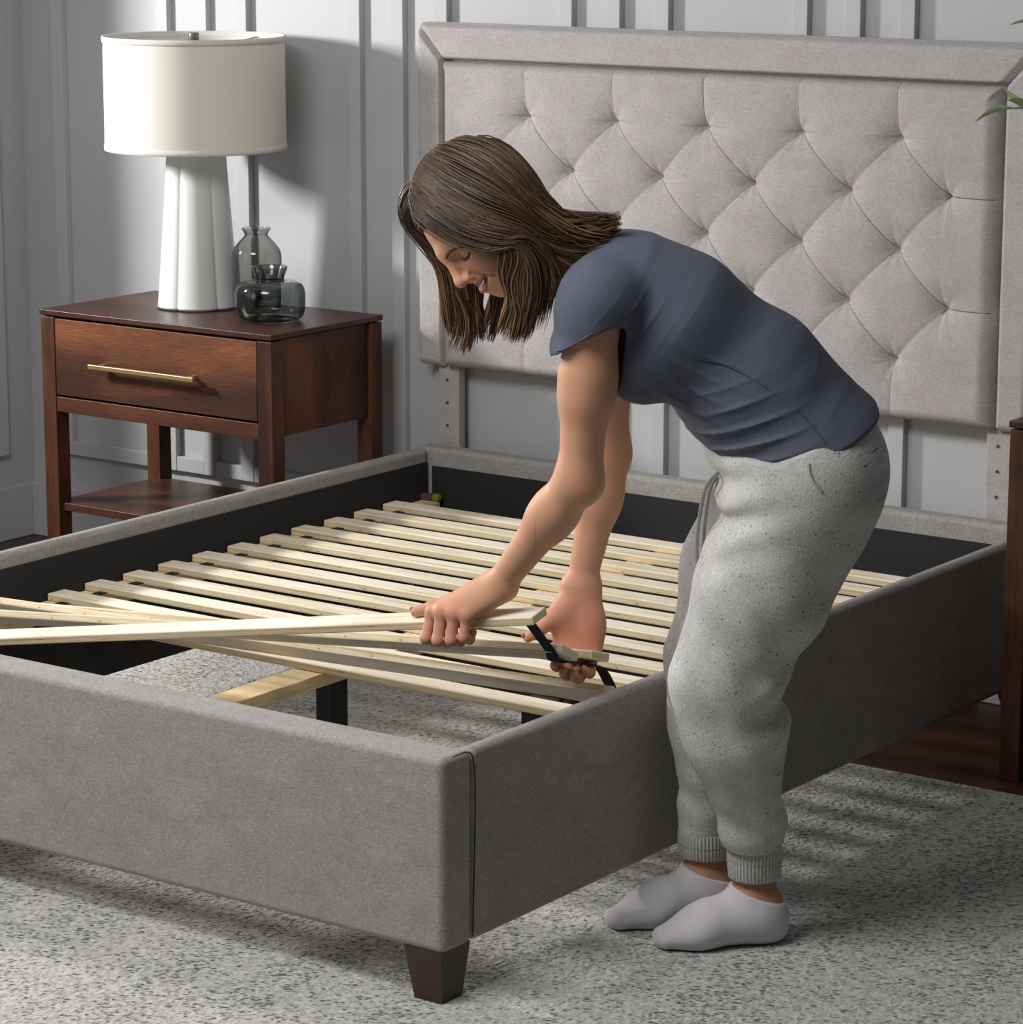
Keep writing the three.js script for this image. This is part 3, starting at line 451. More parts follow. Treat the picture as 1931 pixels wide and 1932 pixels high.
// head: x her left, y up, z where the face points
const HC = [-0.363, 1.1805, -0.012], HUP = V(-0.777, 0.63, 0).normalize(), yaw = 0.43;
const HF0 = V(-0.63, -0.777, 0).normalize(), HS0 = V(0, 0, 1), HF = HF0.clone().multiplyScalar(Math.cos(yaw)).addScaledVector(HS0, Math.sin(yaw)), HS = HUP.clone().cross(HF).normalize();
if (HS.z < 0) HS.negate();
const toHead = (x, y, z) => { const a = x - HC[0], b = y - HC[1], c = z - HC[2]; return [a * HS.x + b * HS.y + c * HS.z, a * HUP.x + b * HUP.y + c * HUP.z, a * HF.x + b * HF.y + c * HF.z]; };
const fromHead = (p) => [HC[0] + p[0] * HS.x + p[1] * HUP.x + p[2] * HF.x, HC[1] + p[0] * HS.y + p[1] * HUP.y + p[2] * HF.y, HC[2] + p[0] * HS.z + p[1] * HUP.z + p[2] * HF.z];
const faceParts = (() => {
  const skull = union([[ell([0, 0.032, -0.008], [0.071, 0.086, 0.09]), 0.01], [ell([0, -0.022, 0.034], [0.058, 0.074, 0.056]), 0.035], [cap([0, -0.072, 0.042], [0, -0.088, 0.066], 0.026, 0.017, 1.25, [1, 0, 0]), 0.03],
    [cap([-0.046, -0.05, 0.0], [-0.022, -0.086, 0.052], 0.02, 0.015), 0.03], [cap([0.046, -0.05, 0.0], [0.022, -0.086, 0.052], 0.02, 0.015), 0.03],
    [ell([0.036, -0.030, 0.060], [0.023, 0.021, 0.021]), 0.018], [ell([-0.036, -0.030, 0.060], [0.023, 0.021, 0.021]), 0.018],
    [cap([0.008, 0.014, 0.083], [0.040, 0.012, 0.069], 0.0085, 0.007), 0.02], [cap([-0.008, 0.014, 0.083], [-0.040, 0.012, 0.069], 0.0085, 0.007), 0.02],
    [ell([0, -0.062, 0.072], [0.028, 0.017, 0.019]), 0.02]]);
  const nose = union([[cap([0, 0.012, 0.085], [0, -0.028, 0.104], 0.0065, 0.0088), 0.01], [ell([0, -0.033, 0.1055], [0.0098, 0.0088, 0.0095]), 0.008], [ell([0.0115, -0.037, 0.094], [0.0072, 0.007, 0.009]), 0.007], [ell([-0.0115, -0.037, 0.094], [0.0072, 0.007, 0.009]), 0.007]]);
  const sockL = ell([0.033, -0.004, 0.091], [0.0175, 0.011, 0.0155]), sockR = ell([-0.033, -0.004, 0.091], [0.0175, 0.011, 0.0155]);
  const lidL = ell([0.033, -0.005, 0.0685], [0.0145, 0.0115, 0.0125]), lidR = ell([-0.033, -0.005, 0.0685], [0.0145, 0.0115, 0.0125]);
  const nosL = ell([0.007, -0.0435, 0.0985], [0.0035, 0.003, 0.005]), nosR = ell([-0.007, -0.0435, 0.0985], [0.0035, 0.003, 0.005]);
  const mouth = (x, y, z) => { const c = -0.0615 + 7.5 * x * x, e = Math.hypot((y - c) / 0.0066, Math.max(0, Math.abs(x) - 0.017) / 0.012, (z - 0.094 + 9 * x * x) / 0.012); return (e - 1) * 0.005; };
  const fold = (s) => cap([s * 0.019, -0.036, 0.091], [s * 0.034, -0.066, 0.073], 0.0022, 0.002);
  const fL = fold(1), fR = fold(-1);
  return (x, y, z) => { let d = smax(skull(x, y, z), -sockL(x, y, z), 0.014); d = smax(d, -sockR(x, y, z), 0.014); d = smin(d, nose(x, y, z), 0.012); d = smin(d, lidL(x, y, z), 0.004); d = smin(d, lidR(x, y, z), 0.004); d = smax(d, -nosL(x, y, z), 0.003); d = smax(d, -nosR(x, y, z), 0.003); d = smax(d, -mouth(x, y, z), 0.003); d = smax(d, -fL(x, y, z), 0.006); return smax(d, -fR(x, y, z), 0.006); };
})();
const headSDF = (x, y, z) => { const p = toHead(x, y, z); return faceParts(p[0], p[1], p[2]); };
const neckSDF = cap(J.neckB, J.neckT, 0.052, 0.047, 1.08);

// arms with muscle bulges
const armN = union([[cap(J.shN, mid(J.shN, J.elN, 0.5), 0.044, 0.0395), 0.03], [cap(mid(J.shN, J.elN, 0.4), J.elN, 0.0405, 0.0325), 0.03], [cap(J.elN, mid(J.elN, J.wrN, 0.35), 0.033, 0.0335), 0.03], [cap(mid(J.elN, J.wrN, 0.3), J.wrN, 0.0345, 0.0225), 0.03], [ell([J.elN[0] + 0.012, J.elN[1] - 0.012, J.elN[2] + 0.004], [0.021, 0.022, 0.023]), 0.02], [cap([J.wrN[0] + 0.004, J.wrN[1] + 0.01, J.wrN[2] + 0.014], [J.wrN[0] + 0.008, J.wrN[1] + 0.004, J.wrN[2] + 0.014], 0.011, 0.011), 0.014]]);
const armF = union([[cap(J.shF, mid(J.shF, J.elF, 0.5), 0.044, 0.039), 0.03], [cap(mid(J.shF, J.elF, 0.4), J.elF, 0.040, 0.0325), 0.03], [cap(J.elF, mid(J.elF, J.wrF, 0.35), 0.033, 0.033), 0.03], [cap(mid(J.elF, J.wrF, 0.3), J.wrF, 0.034, 0.0235), 0.03]]);
// left hand over the topmost slat. frame: d along the slat away from her wrist side, u up, f to its front edge
const HN = { o: [-0.402, 0.5245, -0.045], d: [-0.86, -0.165, -0.48], u: [0, 1, 0], f: [-0.584, 0, 0.811] };
const hN = (d, u, f) => [0, 1, 2].map((i) => HN.o[i] + HN.d[i] * d + HN.u[i] * u + HN.f[i] * f);
const finger = (pts, rad, k) => { const l = []; for (let i = 0; i + 1 < pts.length; i++) l.push([cap(pts[i], pts[i + 1], rad[i], rad[i + 1]), 0.006]); return union(l); };
const handN = (() => {
  const w = J.wrN, L = [];
  const mcp = [hN(0.036, 0.016, 0.024), hN(0.013, 0.0165, 0.031), hN(-0.012, 0.0135, 0.034), hN(-0.036, 0.009, 0.033)];
  const pip = [hN(0.038, -0.024, 0.040), hN(0.013, -0.028, 0.043), hN(-0.012, -0.029, 0.043), hN(-0.034, -0.026, 0.040)];
  const dip = [hN(0.037, -0.033, 0.018), hN(0.013, -0.036, 0.018), hN(-0.012, -0.036, 0.018), hN(-0.030, -0.034, 0.018)];
  const tip = [hN(0.036, -0.021, 0.002), hN(0.013, -0.022, 0.0), hN(-0.012, -0.022, 0.0), hN(-0.026, -0.024, 0.002)];
  const wOff = [[-0.012, 0.004, -0.012], [-0.004, 0.004, 0.0], [0.004, 0.0, 0.008], [0.011, -0.006, 0.013]];
  const palm = []; mcp.forEach((m, i) => palm.push([cap(w.map((v, q) => v + wOff[i][q]), m, 0.0165, 0.0112 + (i === 1 ? 0.0006 : 0)), 0.018]));
  palm.push([cap(hN(0.012, 0.022, 0.0), hN(-0.026, 0.016, 0.004), 0.016, 0.0145), 0.02]);
  mcp.forEach((m) => palm.push([ell([m[0], m[1] + 0.001, m[2]], [0.0118, 0.0118, 0.0118]), 0.007]));
  const th = finger([[w[0] - 0.018, w[1] - 0.012, w[2] - 0.026], hN(0.026, 0.026, -0.022), hN(0.060, 0.018, -0.008), hN(0.086, 0.0145, 0.0)], [0.0155, 0.0138, 0.0112, 0.0092]);
  palm.push([th, 0.014]);
  const P = union(palm), Fg = mcp.map((m, i) => finger([m, pip[i], dip[i], tip[i]], [0.0108, 0.0098, 0.0088, 0.0074].map((r) => r * [0.97, 1.02, 0.97, 0.86][i])));
  return (x, y, z) => { let d = P(x, y, z), e = 1e9; for (const f of Fg) e = Math.min(e, f(x, y, z)); return smin(d, e, 0.006); };
})();
// right hand, palm turned up, holding the next two slats from below
const handF = (() => {
  const w = J.wrF, palm = [];
  const mcp = [[-0.238, 0.442, -0.158], [-0.219, 0.437, -0.152], [-0.199, 0.437, -0.148], [-0.180, 0.442, -0.146]];
  const pip = [[-0.243, 0.424, -0.122], [-0.226, 0.412, -0.112], [-0.207, 0.409, -0.106], [-0.189, 0.416, -0.108]];
  const tip = [[-0.246, 0.432, -0.094], [-0.231, 0.422, -0.080], [-0.213, 0.418, -0.074], [-0.196, 0.424, -0.080]];
  const tip2 = [[-0.247, 0.441, -0.078], [-0.233, 0.431, -0.062], [-0.216, 0.428, -0.056], [-0.199, 0.434, -0.064]];
  mcp.forEach((m, i) => palm.push([cap([w[0] + (i - 1.5) * 0.010, w[1], w[2] + 0.002], m, 0.0185, 0.0135), 0.022]));
  palm.push([ell([-0.181, 0.482, -0.162], [0.018, 0.030, 0.017]), 0.02]); palm.push([ell([-0.235, 0.495, -0.160], [0.017, 0.028, 0.016]), 0.02]);
  const th = finger([[-0.222, 0.520, -0.166], [-0.251, 0.497, -0.152], [-0.273, 0.480, -0.143], [-0.291, 0.468, -0.140]], [0.016, 0.0142, 0.0112, 0.0088]); palm.push([th, 0.016]);
  const P = union(palm), Fg = mcp.map((m, i) => finger([m, pip[i], tip[i], tip2[i]], [0.0112, 0.0100, 0.0088, 0.0072].map((r) => r * [0.95, 1, 0.98, 0.88][i])));
  return (x, y, z) => { let d = P(x, y, z), e = 1e9; for (const f of Fg) e = Math.min(e, f(x, y, z)); return smin(d, e, 0.006); };
})();
// feet
const foot = (an, heel, ball, toe, s, g = 0) => union([[cap(heel, [heel[0], heel[1] + 0.02, heel[2]], 0.027 + g, 0.024 + g), 0.02], [cap(heel, ball, 0.024 + g, 0.0235 + g, 1.35, s), 0.03], [cap(ball, toe, 0.0235 + g, 0.015 + g, 1.7, s), 0.03], [cap([an[0], an[1] - 0.03, an[2]], mid(an, ball, 0.66), 0.036 + g, 0.027 + g, 1.15, s), 0.04], [cap([an[0], an[1] + 0.16, an[2]], [an[0], an[1] - 0.03, an[2]], 0.036 + g, 0.0315 + g), 0.03], [ell([an[0] - 0.004, an[1] - 0.005, an[2] + 0.026], [0.014, 0.014, 0.012]), 0.012]]);
const fN = [J.anN, [0.100, 0.0278, 0.022], [-0.020, 0.0243, 0.052], [-0.070, 0.0155, 0.064], [0.25, 0, 0.97]];
const fF = [J.anF, [0.030, 0.0278, -0.116], [-0.090, 0.0243, -0.052], [-0.144, 0.0155, -0.028], [0.42, 0, 0.91]];
const footN = foot(...fN), footF = foot(...fF);

// torso and legs under the clothes
const torsoList = (g) => [[cap(J.pelvis, J.waist, 0.106 + g, 0.091 + g, 1.38), 0.06], [cap(J.waist, J.chest, 0.091 + g, 0.0995 + g, 1.30), 0.06], [cap(J.chest, J.upch, 0.0995 + g, 0.078 + g, 1.42), 0.05], [cap(J.upch, J.neckB, 0.07 + g, 0.05 + g, 1.5), 0.05], [cap([-0.165, 1.075, 0.04], J.shN, 0.052 + g, 0.050 + g), 0.04], [cap([-0.155, 1.065, -0.04], J.shF, 0.052 + g, 0.050 + g), 0.04], [ell([-0.117, 0.962, 0.066], [0.058 + g, 0.058 + g, 0.060 + g]), 0.04], [ell([-0.117, 0.962, -0.066], [0.058 + g, 0.058 + g, 0.060 + g]), 0.04]];
const legList = (g) => [[cap(J.hipN, J.knN, 0.098 + g, 0.057 + g), 0.04], [cap(J.hipF, J.knF, 0.098 + g, 0.057 + g), 0.04], [cap(J.knN, mid(J.knN, J.anN, 0.4), 0.055 + g, 0.052 + g), 0.04], [cap(mid(J.knN, J.anN, 0.3), J.anN, 0.053 + g, 0.034 + g), 0.04], [cap(J.knF, mid(J.knF, J.anF, 0.4), 0.055 + g, 0.052 + g), 0.04], [cap(mid(J.knF, J.anF, 0.3), J.anF, 0.053 + g, 0.034 + g), 0.04]];
const skinTone = (x, y, z) => {
  let r = 0.61, g = 0.325, b = 0.20; const n = noise3(x * 30, y * 30, z * 30) - 0.5; let red = 0;
  const hn = len3(x - HN.o[0], y - HN.o[1], z - HN.o[2]), hf = len3(x + 0.21, y - 0.46, z + 0.14); red = 0.5 * (1 - sstep(0.05, 0.09, hn)) + 0.8 * (1 - sstep(0.06, 0.10, hf));
  const p = toHead(x, y, z); if (y > 1.03 && x < -0.25) { red += 0.5 * Math.exp(-Math.pow(len3(Math.abs(p[0]) - 0.036, p[1] + 0.03, p[2] - 0.07) / 0.02, 2)) + 0.35 * Math.exp(-Math.pow(len3(p[0], p[1] + 0.035, p[2] - 0.11) / 0.012, 2)); }
  if (y < 0.2) { r *= 0.78; g *= 0.72; b *= 0.68; }
  r += n * 0.03; g += n * 0.025 - red * 0.055; b += n * 0.02 - red * 0.02; r += red * 0.03; return [r, g, b];
};
{
  const under = union([...torsoList(-0.022), ...legList(-0.022)]);
  const bodyF = (x, y, z) => { let d = under(x, y, z); d = smin(d, armN(x, y, z), 0.02); d = smin(d, armF(x, y, z), 0.02); d = smin(d, neckSDF(x, y, z), 0.03); d = smin(d, headSDF(x, y, z), 0.03); if (y < 0.3) { d = smin(d, footN(x, y, z), 0.02); d = smin(d, footF(x, y, z), 0.02); } if (y < 0.66 && x < -0.12) { d = smin(d, handN(x, y, z), 0.014); d = smin(d, handF(x, y, z), 0.014); } return d; };
  const coarse = surface(bodyF, [-0.5, -0.008, -0.26], [0.32, 1.30, 0.24], 0.0085, 1.5, skinTone);
  // the finer grids replace the coarse one where hands and head are
  const inBox = (p, b) => p[0] > b[0][0] && p[0] < b[1][0] && p[1] > b[0][1] && p[1] < b[1][1] && p[2] > b[0][2] && p[2] < b[1][2];
  const fine = [[[-0.52, 0.455, -0.13], [-0.285, 0.72, 0.11]], [[-0.325, 0.385, -0.24], [-0.15, 0.62, -0.02]], [[-0.475, 1.03, -0.10], [-0.25, 1.29, 0.10]]];
  const cut = (g, keep) => { const p = g.attributes.position, ix = g.index.array, I = []; for (let i = 0; i < ix.length; i += 3) { const c = [0, 1, 2].map((q) => (p.getComponent(ix[i], q) + p.getComponent(ix[i + 1], q) + p.getComponent(ix[i + 2], q)) / 3); if (keep(c)) I.push(ix[i], ix[i + 1], ix[i + 2]); } g.setIndex(I); return g; };
  const shrink = (b, e) => [b[0].map((v) => v + e), b[1].map((v) => v - e)];
  const parts = [cut(coarse, (c) => !fine.some((b) => inBox(c, shrink(b, 0.008))))];
  fine.forEach((b, i) => parts.push(surface(bodyF, b[0], b[1], i === 2 ? 0.0022 : 0.0026, 1.5, skinTone)));
  const clean = parts.map((g) => g.toNonIndexed());
  part('body', mergeGeometries(clean), M.skin, she);
}
// t-shirt
const hemLine = (x, z) => lerp(0.848 + 0.16 * (x - 0.021), x > 0.09 ? 0.793 + 0.5 * (x - 0.09) : 0.793 + 0.12 * (0.09 - x), sstep(0, 0.105, Math.abs(z)));
const axis = (x, y) => [x * 0.817 - y * 0.578, -x * 0.578 - y * 0.817];
{
  const base = union([...torsoList(0.004), [cap([0.158, 0.805, 0], [0.06, 0.90, 0], 0.125, 0.104, 1.36), 0.05], [cap([0.171, 0.80, 0.072], [0.147, 0.72, 0.080], 0.093, 0.103), 0.05], [cap([0.171, 0.80, -0.072], [0.147, 0.72, -0.080], 0.093, 0.103), 0.05]]);
  const slvN = cap([-0.185, 1.062, 0.118], [-0.207, 0.945, 0.122], 0.062, 0.061), slvF = cap([-0.16, 1.045, -0.125], [-0.16, 0.93, -0.16], 0.060, 0.058);
  const armHoleN = cap([-0.192, 1.03, 0.128], [-0.212, 0.86, 0.112], 0.050, 0.0535), armHoleF = cap([-0.16, 1.02, -0.14], [-0.158, 0.86, -0.17], 0.050, 0.053);
  const neckHole = cap([-0.20, 1.105, 0], [-0.33, 1.185, 0], 0.062, 0.075, 1.1);
  const shirtF = (x, y, z) => {
    let d = base(x, y, z); const hem = hemLine(x, z) + 0.003 * Math.sin(x * 60 + z * 30);
    const [a, c] = axis(x, y), lowr = sstep(-0.62, -0.40, a);
    // drawn folds: long diagonal tension lines toward the near armpit and pooled folds at the hem
    const w = noise3(x * 9, y * 9, z * 9), rr = (t) => 1 - Math.abs(Math.sin(t)), sq = (t) => t * t;
    // folds gathering at the waist run up towards her back; soft drags fan out from under the arm and bust
    const s1 = -0.37 * x + 0.93 * y, s2 = 0.35 * x + 0.94 * y, waist = Math.exp(-sq(len3(x - 0.035, y - 0.855, 0) / 0.075)), low = sstep(0.06, 0.0, y - hem) * sstep(0.25, 0.12, x), bust = Math.exp(-sq(len3(x + 0.045, y - 0.925, 0) / 0.055)), arm = Math.exp(-sq(len3(x + 0.14, y - 1.03, 0) / 0.05));
    const m1 = noise3(x * 10 + 2, y * 18, z * 8), m2 = noise3(x * 7, y * 14 + 6, z * 9);
    d -= 0.0075 * waist * sq(rr(s1 * 92 + 2.2 * w + 12 * z * z)) * (0.3 + m1) + 0.0055 * low * sq(rr(s1 * 70 + 3 * w)) * m2 + 0.004 * bust * sq(rr(s2 * 100 + 3 * w)) + 0.003 * arm * sq(rr((x * 0.8 - y * 0.6) * 95 + 3 * w));
    d -= 0.0022 * sstep(-0.1, 0.1, x) * rr(s1 * 34 + 3.4 * w + z * 6) * m2 + 0.0025 * (noise3(x * 15, y * 20, z * 15) - 0.5);
    d = smax(d, hem - y, 0.008);
    let s = slvN(x, y, z) - 0.0015 * Math.sin(y * 110 + x * 60 + w * 2); s = smax(s, -((x + 0.25) * -0.555 + (y - 0.988) * 0.83) + 0.0, 0.004);
    d = smin(d, s, 0.028);
    let sf = smax(slvF(x, y, z), 0.955 - y, 0.004); d = smin(d, sf, 0.028);
    d = smax(d, -smax(armHoleN(x, y, z), ((x + 0.25) * -0.555 + (y - 0.988) * 0.83) - 0.03, 0.004), 0.004); d = smax(d, -smax(armHoleF(x, y, z), y - 0.985, 0.004), 0.004);
    return smax(d, -neckHole(x, y, z), 0.006);
  };
  part('t_shirt', surface(shirtF, [-0.30, 0.72, -0.26], [0.33, 1.22, 0.24], 0.0042, 1.7), M.shirt, she);
  part('side_seam', tube([[-0.045, 0.985, 0.158], [0.01, 0.972, 0.160], [0.07, 0.94, 0.163], [0.13, 0.895, 0.171], [0.165, 0.855, 0.170]].map(([x, y, z]) => { let q = 0.26; for (let i = 0; i < 60; i++) { const f = shirtF(x, y, q); if (f < 0.0003) break; q -= Math.max(0.0005, f * 0.7); } return [x, y, q]; }), 0.0011, 5, 30), std({ color: new THREE.Color(0.06, 0.065, 0.09), roughness: 1 }), she);
  part('sleeve_hem', tube([[-0.2535, 1.003, 0.115], [-0.245, 0.998, 0.165], [-0.205, 1.022, 0.187], [-0.163, 1.05, 0.172]].map((p) => [p[0] * 1.0, p[1], p[2]]), 0.0012, 5, 24), M.shirt, she);
}
// joggers
{
  const thN = mid(J.hipN, J.knN, 0.5), list = [[ell([0.078, 0.795, 0], [0.080, 0.062, 0.105]), 0.03], [cap([0.160, 0.80, 0], [0.065, 0.885, 0], 0.115, 0.094, 1.33), 0.05], [cap([0.177, 0.795, 0.070], [0.147, 0.72, 0.076], 0.083, 0.092), 0.05], [cap([0.177, 0.795, -0.070], [0.147, 0.72, -0.076], 0.083, 0.092), 0.05],
    [cap([0.142, 0.765, 0.085], [0.077, 0.60, 0.085], 0.115, 0.098), 0.05], [cap([0.077, 0.60, 0.085], [0.021, 0.452, 0.078], 0.098, 0.079), 0.05], [cap([0.026, 0.462, 0.078], [0.042, 0.36, 0.066], 0.079, 0.077), 0.05], [cap([0.042, 0.36, 0.066], [0.074, 0.195, 0.036], 0.077, 0.047), 0.04], [cap([0.074, 0.195, 0.036], [0.078, 0.172, 0.03], 0.047, 0.042), 0.03],
    [cap([0.135, 0.765, -0.085], [0.068, 0.60, -0.085], 0.112, 0.099), 0.05], [cap([0.068, 0.60, -0.085], [0.028, 0.455, -0.08], 0.099, 0.079), 0.05], [cap([0.022, 0.455, -0.08], [0.010, 0.34, -0.088], 0.080, 0.062), 0.05], [cap([0.010, 0.34, -0.088], [0.006, 0.155, -0.104], 0.062, 0.043), 0.04]];
  const base = union(list);
  const pantsF = (x, y, z) => {
    let d = base(x, y, z); const near = sstep(-0.03, 0.03, z), w = noise3(x * 8 + 3, y * 8, z * 8) * 3;
    const crotch = Math.exp(-Math.pow(len3(x - 0.035, y - 0.735, (z - 0.07) * 0.6) / 0.07, 2)), knee = Math.exp(-Math.pow((y - 0.43) / 0.07, 2)) * sstep(0.02, 0.09, x), ank = Math.exp(-Math.pow((y - 0.215) / 0.055, 2));
    d += 0.0085 * crotch * Math.sin((y - x * 0.35) * 105 + w) + 0.006 * knee * Math.sin(y * 70 - x * 40 + w) + 0.0022 * ank * Math.sin(y * 85 + x * 22 + w * 1.3);
    d += 0.004 * (noise3(x * 11, y * 7, z * 11) - 0.5) + 0.0018 * Math.sin((y * 0.5 + x) * 60 + w * 2) * sstep(0.75, 0.5, y);
    const top = hemLine(x, z) + 0.03; d = smax(d, y - top, 0.01);
    const bot = z > -0.035 ? 0.158 : 0.128; return smax(d, bot - y, 0.006);
  };
  part('joggers', surface(pantsF, [-0.10, 0.11, -0.24], [0.33, 0.99, 0.24], 0.005, 1.7), M.jogger, she);
  const cuff = (c0, c1, r, name) => { const P = [], U = [], N = 96, I = [], prof = [[0, -0.001], [0.02, 0.0025], [0.45, 0.0035], [0.50, 0.0015], [0.53, 0.0032], [0.95, 0.002], [1, -0.004]]; prof.forEach(([t, o], j) => { const c = mid(c0, c1, t), rr = lerp(r[0], r[1], t) + o; for (let i = 0; i <= N; i++) { const a = i / N * Math.PI * 2; P.push(c[0] + Math.cos(a) * rr * 1.02, c[1], c[2] + Math.sin(a) * rr); U.push(i / N, t); } }); for (let j = 0; j + 1 < prof.length; j++) for (let i = 0; i < N; i++) { const a = j * (N + 1) + i, b = a + N + 1; I.push(a, a + 1, b, b, a + 1, b + 1); } const g = new THREE.BufferGeometry(); g.setAttribute('position', new THREE.Float32BufferAttribute(P, 3)); g.setAttribute('uv', new THREE.Float32BufferAttribute(U, 2)); g.setIndex(I); g.computeVertexNormals(); return part(name, g, M.cuff, she); };
  cuff([0.0775, 0.172, 0.03], [0.079, 0.106, 0.027], [0.042, 0.0405], 'cuff'); cuff([0.006, 0.146, -0.104], [0.007, 0.100, -0.106], [0.043, 0.0415], 'cuff');
  const cord = std({ color: new THREE.Color(0.42, 0.42, 0.41), roughness: 1, bumpMap: weaveBump, bumpScale: 0.0004 });
  part('drawstring', tube([[0.035, 0.80, 0.055], [0.000, 0.770, 0.052], [-0.010, 0.72, 0.05], [-0.014, 0.66, 0.048], [-0.012, 0.615, 0.05]], 0.0032, 7, 40), cord, she);
  part('drawstring', tube([[0.020, 0.80, 0.062], [-0.010, 0.768, 0.066], [-0.022, 0.71, 0.064], [-0.025, 0.665, 0.062], [-0.024, 0.640, 0.062]], 0.0032, 7, 40), cord, she);
  part('pocket', tube([[0.137, 0.826], [0.139, 0.812], [0.145, 0.799], [0.157, 0.785]].map(([x, y]) => { let q = 0.28; for (let i = 0; i < 80; i++) { const f = pantsF(x, y, q); if (f < 0.0006) break; q -= Math.max(0.0005, f * 0.7); } return [x, y, q]; }), 0.0022, 6, 24), M.jogger, she);
}
// socks
{
  const grow = 0.003, mk = (f, cutF, lo, hi, name) => { const ff = (x, y, z) => smax(f(x, y, z) - 0, cutF(x, y, z), 0.003); part(name, surface(ff, lo, hi, 0.0035, 1.6), M.sock, she); };
  const sN = foot(...fN, grow), sF = foot(...fF, grow);
  mk(sN, (x, y, z) => Math.max(y - (0.098 - 0.34 * (x - 0.035) + 0.0003 * Math.sin(x * 260)), 0.0004 - y), [-0.13, -0.004, -0.04], [0.16, 0.13, 0.13], 'sock');
  mk(sF, (x, y, z) => Math.max(y - (0.088 - 0.34 * (x + 0.03) + 0.0003 * Math.sin(x * 260)), 0.0004 - y), [-0.21, -0.004, -0.18], [0.10, 0.13, 0.03], 'sock');
}
// face details
{
  const H = (p) => fromHead(p), onFace = (x, y, off) => { let z = 0.14; for (let i = 0; i < 60; i++) { const d = faceParts(x, y, z); if (d < off) break; z -= Math.max(0.0004, (d - off) * 0.7); } return [x, y, z]; };
  const brow = std({ color: new THREE.Color(0.12, 0.062, 0.038), roughness: 0.9 }), dark = std({ color: new THREE.Color(0.035, 0.02, 0.013), roughness: 0.8 }), lipM = std({ color: new THREE.Color(0.36, 0.13, 0.115), roughness: 0.4 }), tooth = phys({ color: new THREE.Color(0.82, 0.80, 0.76), roughness: 0.25, clearcoat: 0.5 });
  for (const s of [1, -1]) {
    part('eyebrow', tube([[s * 0.013, 0.0095], [s * 0.022, 0.0118], [s * 0.032, 0.0105], [s * 0.041, 0.0055], [s * 0.048, -0.0015]].map(([x, y]) => H(onFace(x, y, 0.0003))), (t) => 0.0024 * Math.sin(Math.PI * clamp(0.25 + t * 0.72, 0, 1)) + 0.0002, 6, 24, 1), brow, she);
    part('eyelashes', tube([[s * 0.0215, -0.0105], [s * 0.027, -0.0138], [s * 0.034, -0.0148], [s * 0.042, -0.0143], [s * 0.0485, -0.0118]].map(([x, y]) => H(onFace(x, y, 0.0012))), (t) => 0.0009 + 0.0010 * Math.sin(Math.PI * t), 6, 20, 1), dark, she);
  }
  const lipLine = (y0, k, w, off) => [-1, -0.66, -0.33, 0, 0.33, 0.66, 1].map((u) => { const x = u * w; return H(onFace(x, y0 + k * x * x, off)); });
  part('teeth', tube([-1, -0.5, 0, 0.5, 1].map((u) => H([u * 0.019, -0.0605 + 7.5 * u * u * 0.00036, 0.0885 - 9 * u * u * 0.00036])), (t) => 0.0056 * Math.sqrt(Math.max(0.15, 1 - Math.pow(2 * t - 1, 2))), 10, 24, 0.5), tooth, she);
  part('lip', tube(lipLine(-0.0560, 6.0, 0.024, 0.0006), (t) => 0.0034 * Math.sin(Math.PI * clamp(t, 0.06, 0.94)) + 0.0004, 8, 28), lipM, she);
  part('lip', tube(lipLine(-0.0685, 10.5, 0.0235, 0.0006), (t) => 0.0045 * Math.sin(Math.PI * clamp(t, 0.06, 0.94)) + 0.0004, 8, 28), lipM, she);
  // thumb nail and finger nails that show
  const nail = std({ color: new THREE.Color(0.20, 0.07, 0.08), roughness: 0.3 });
  part('nail', new THREE.SphereGeometry(1, 16, 10).scale(0.0055, 0.0035, 0.0055).translate(...hN(0.091, 0.0195, 0.001)), nail, she);
  part('nail', new THREE.SphereGeometry(1, 16, 10).scale(0.0055, 0.004, 0.005).translate(-0.2975, 0.4705, -0.139), nail, she);
}
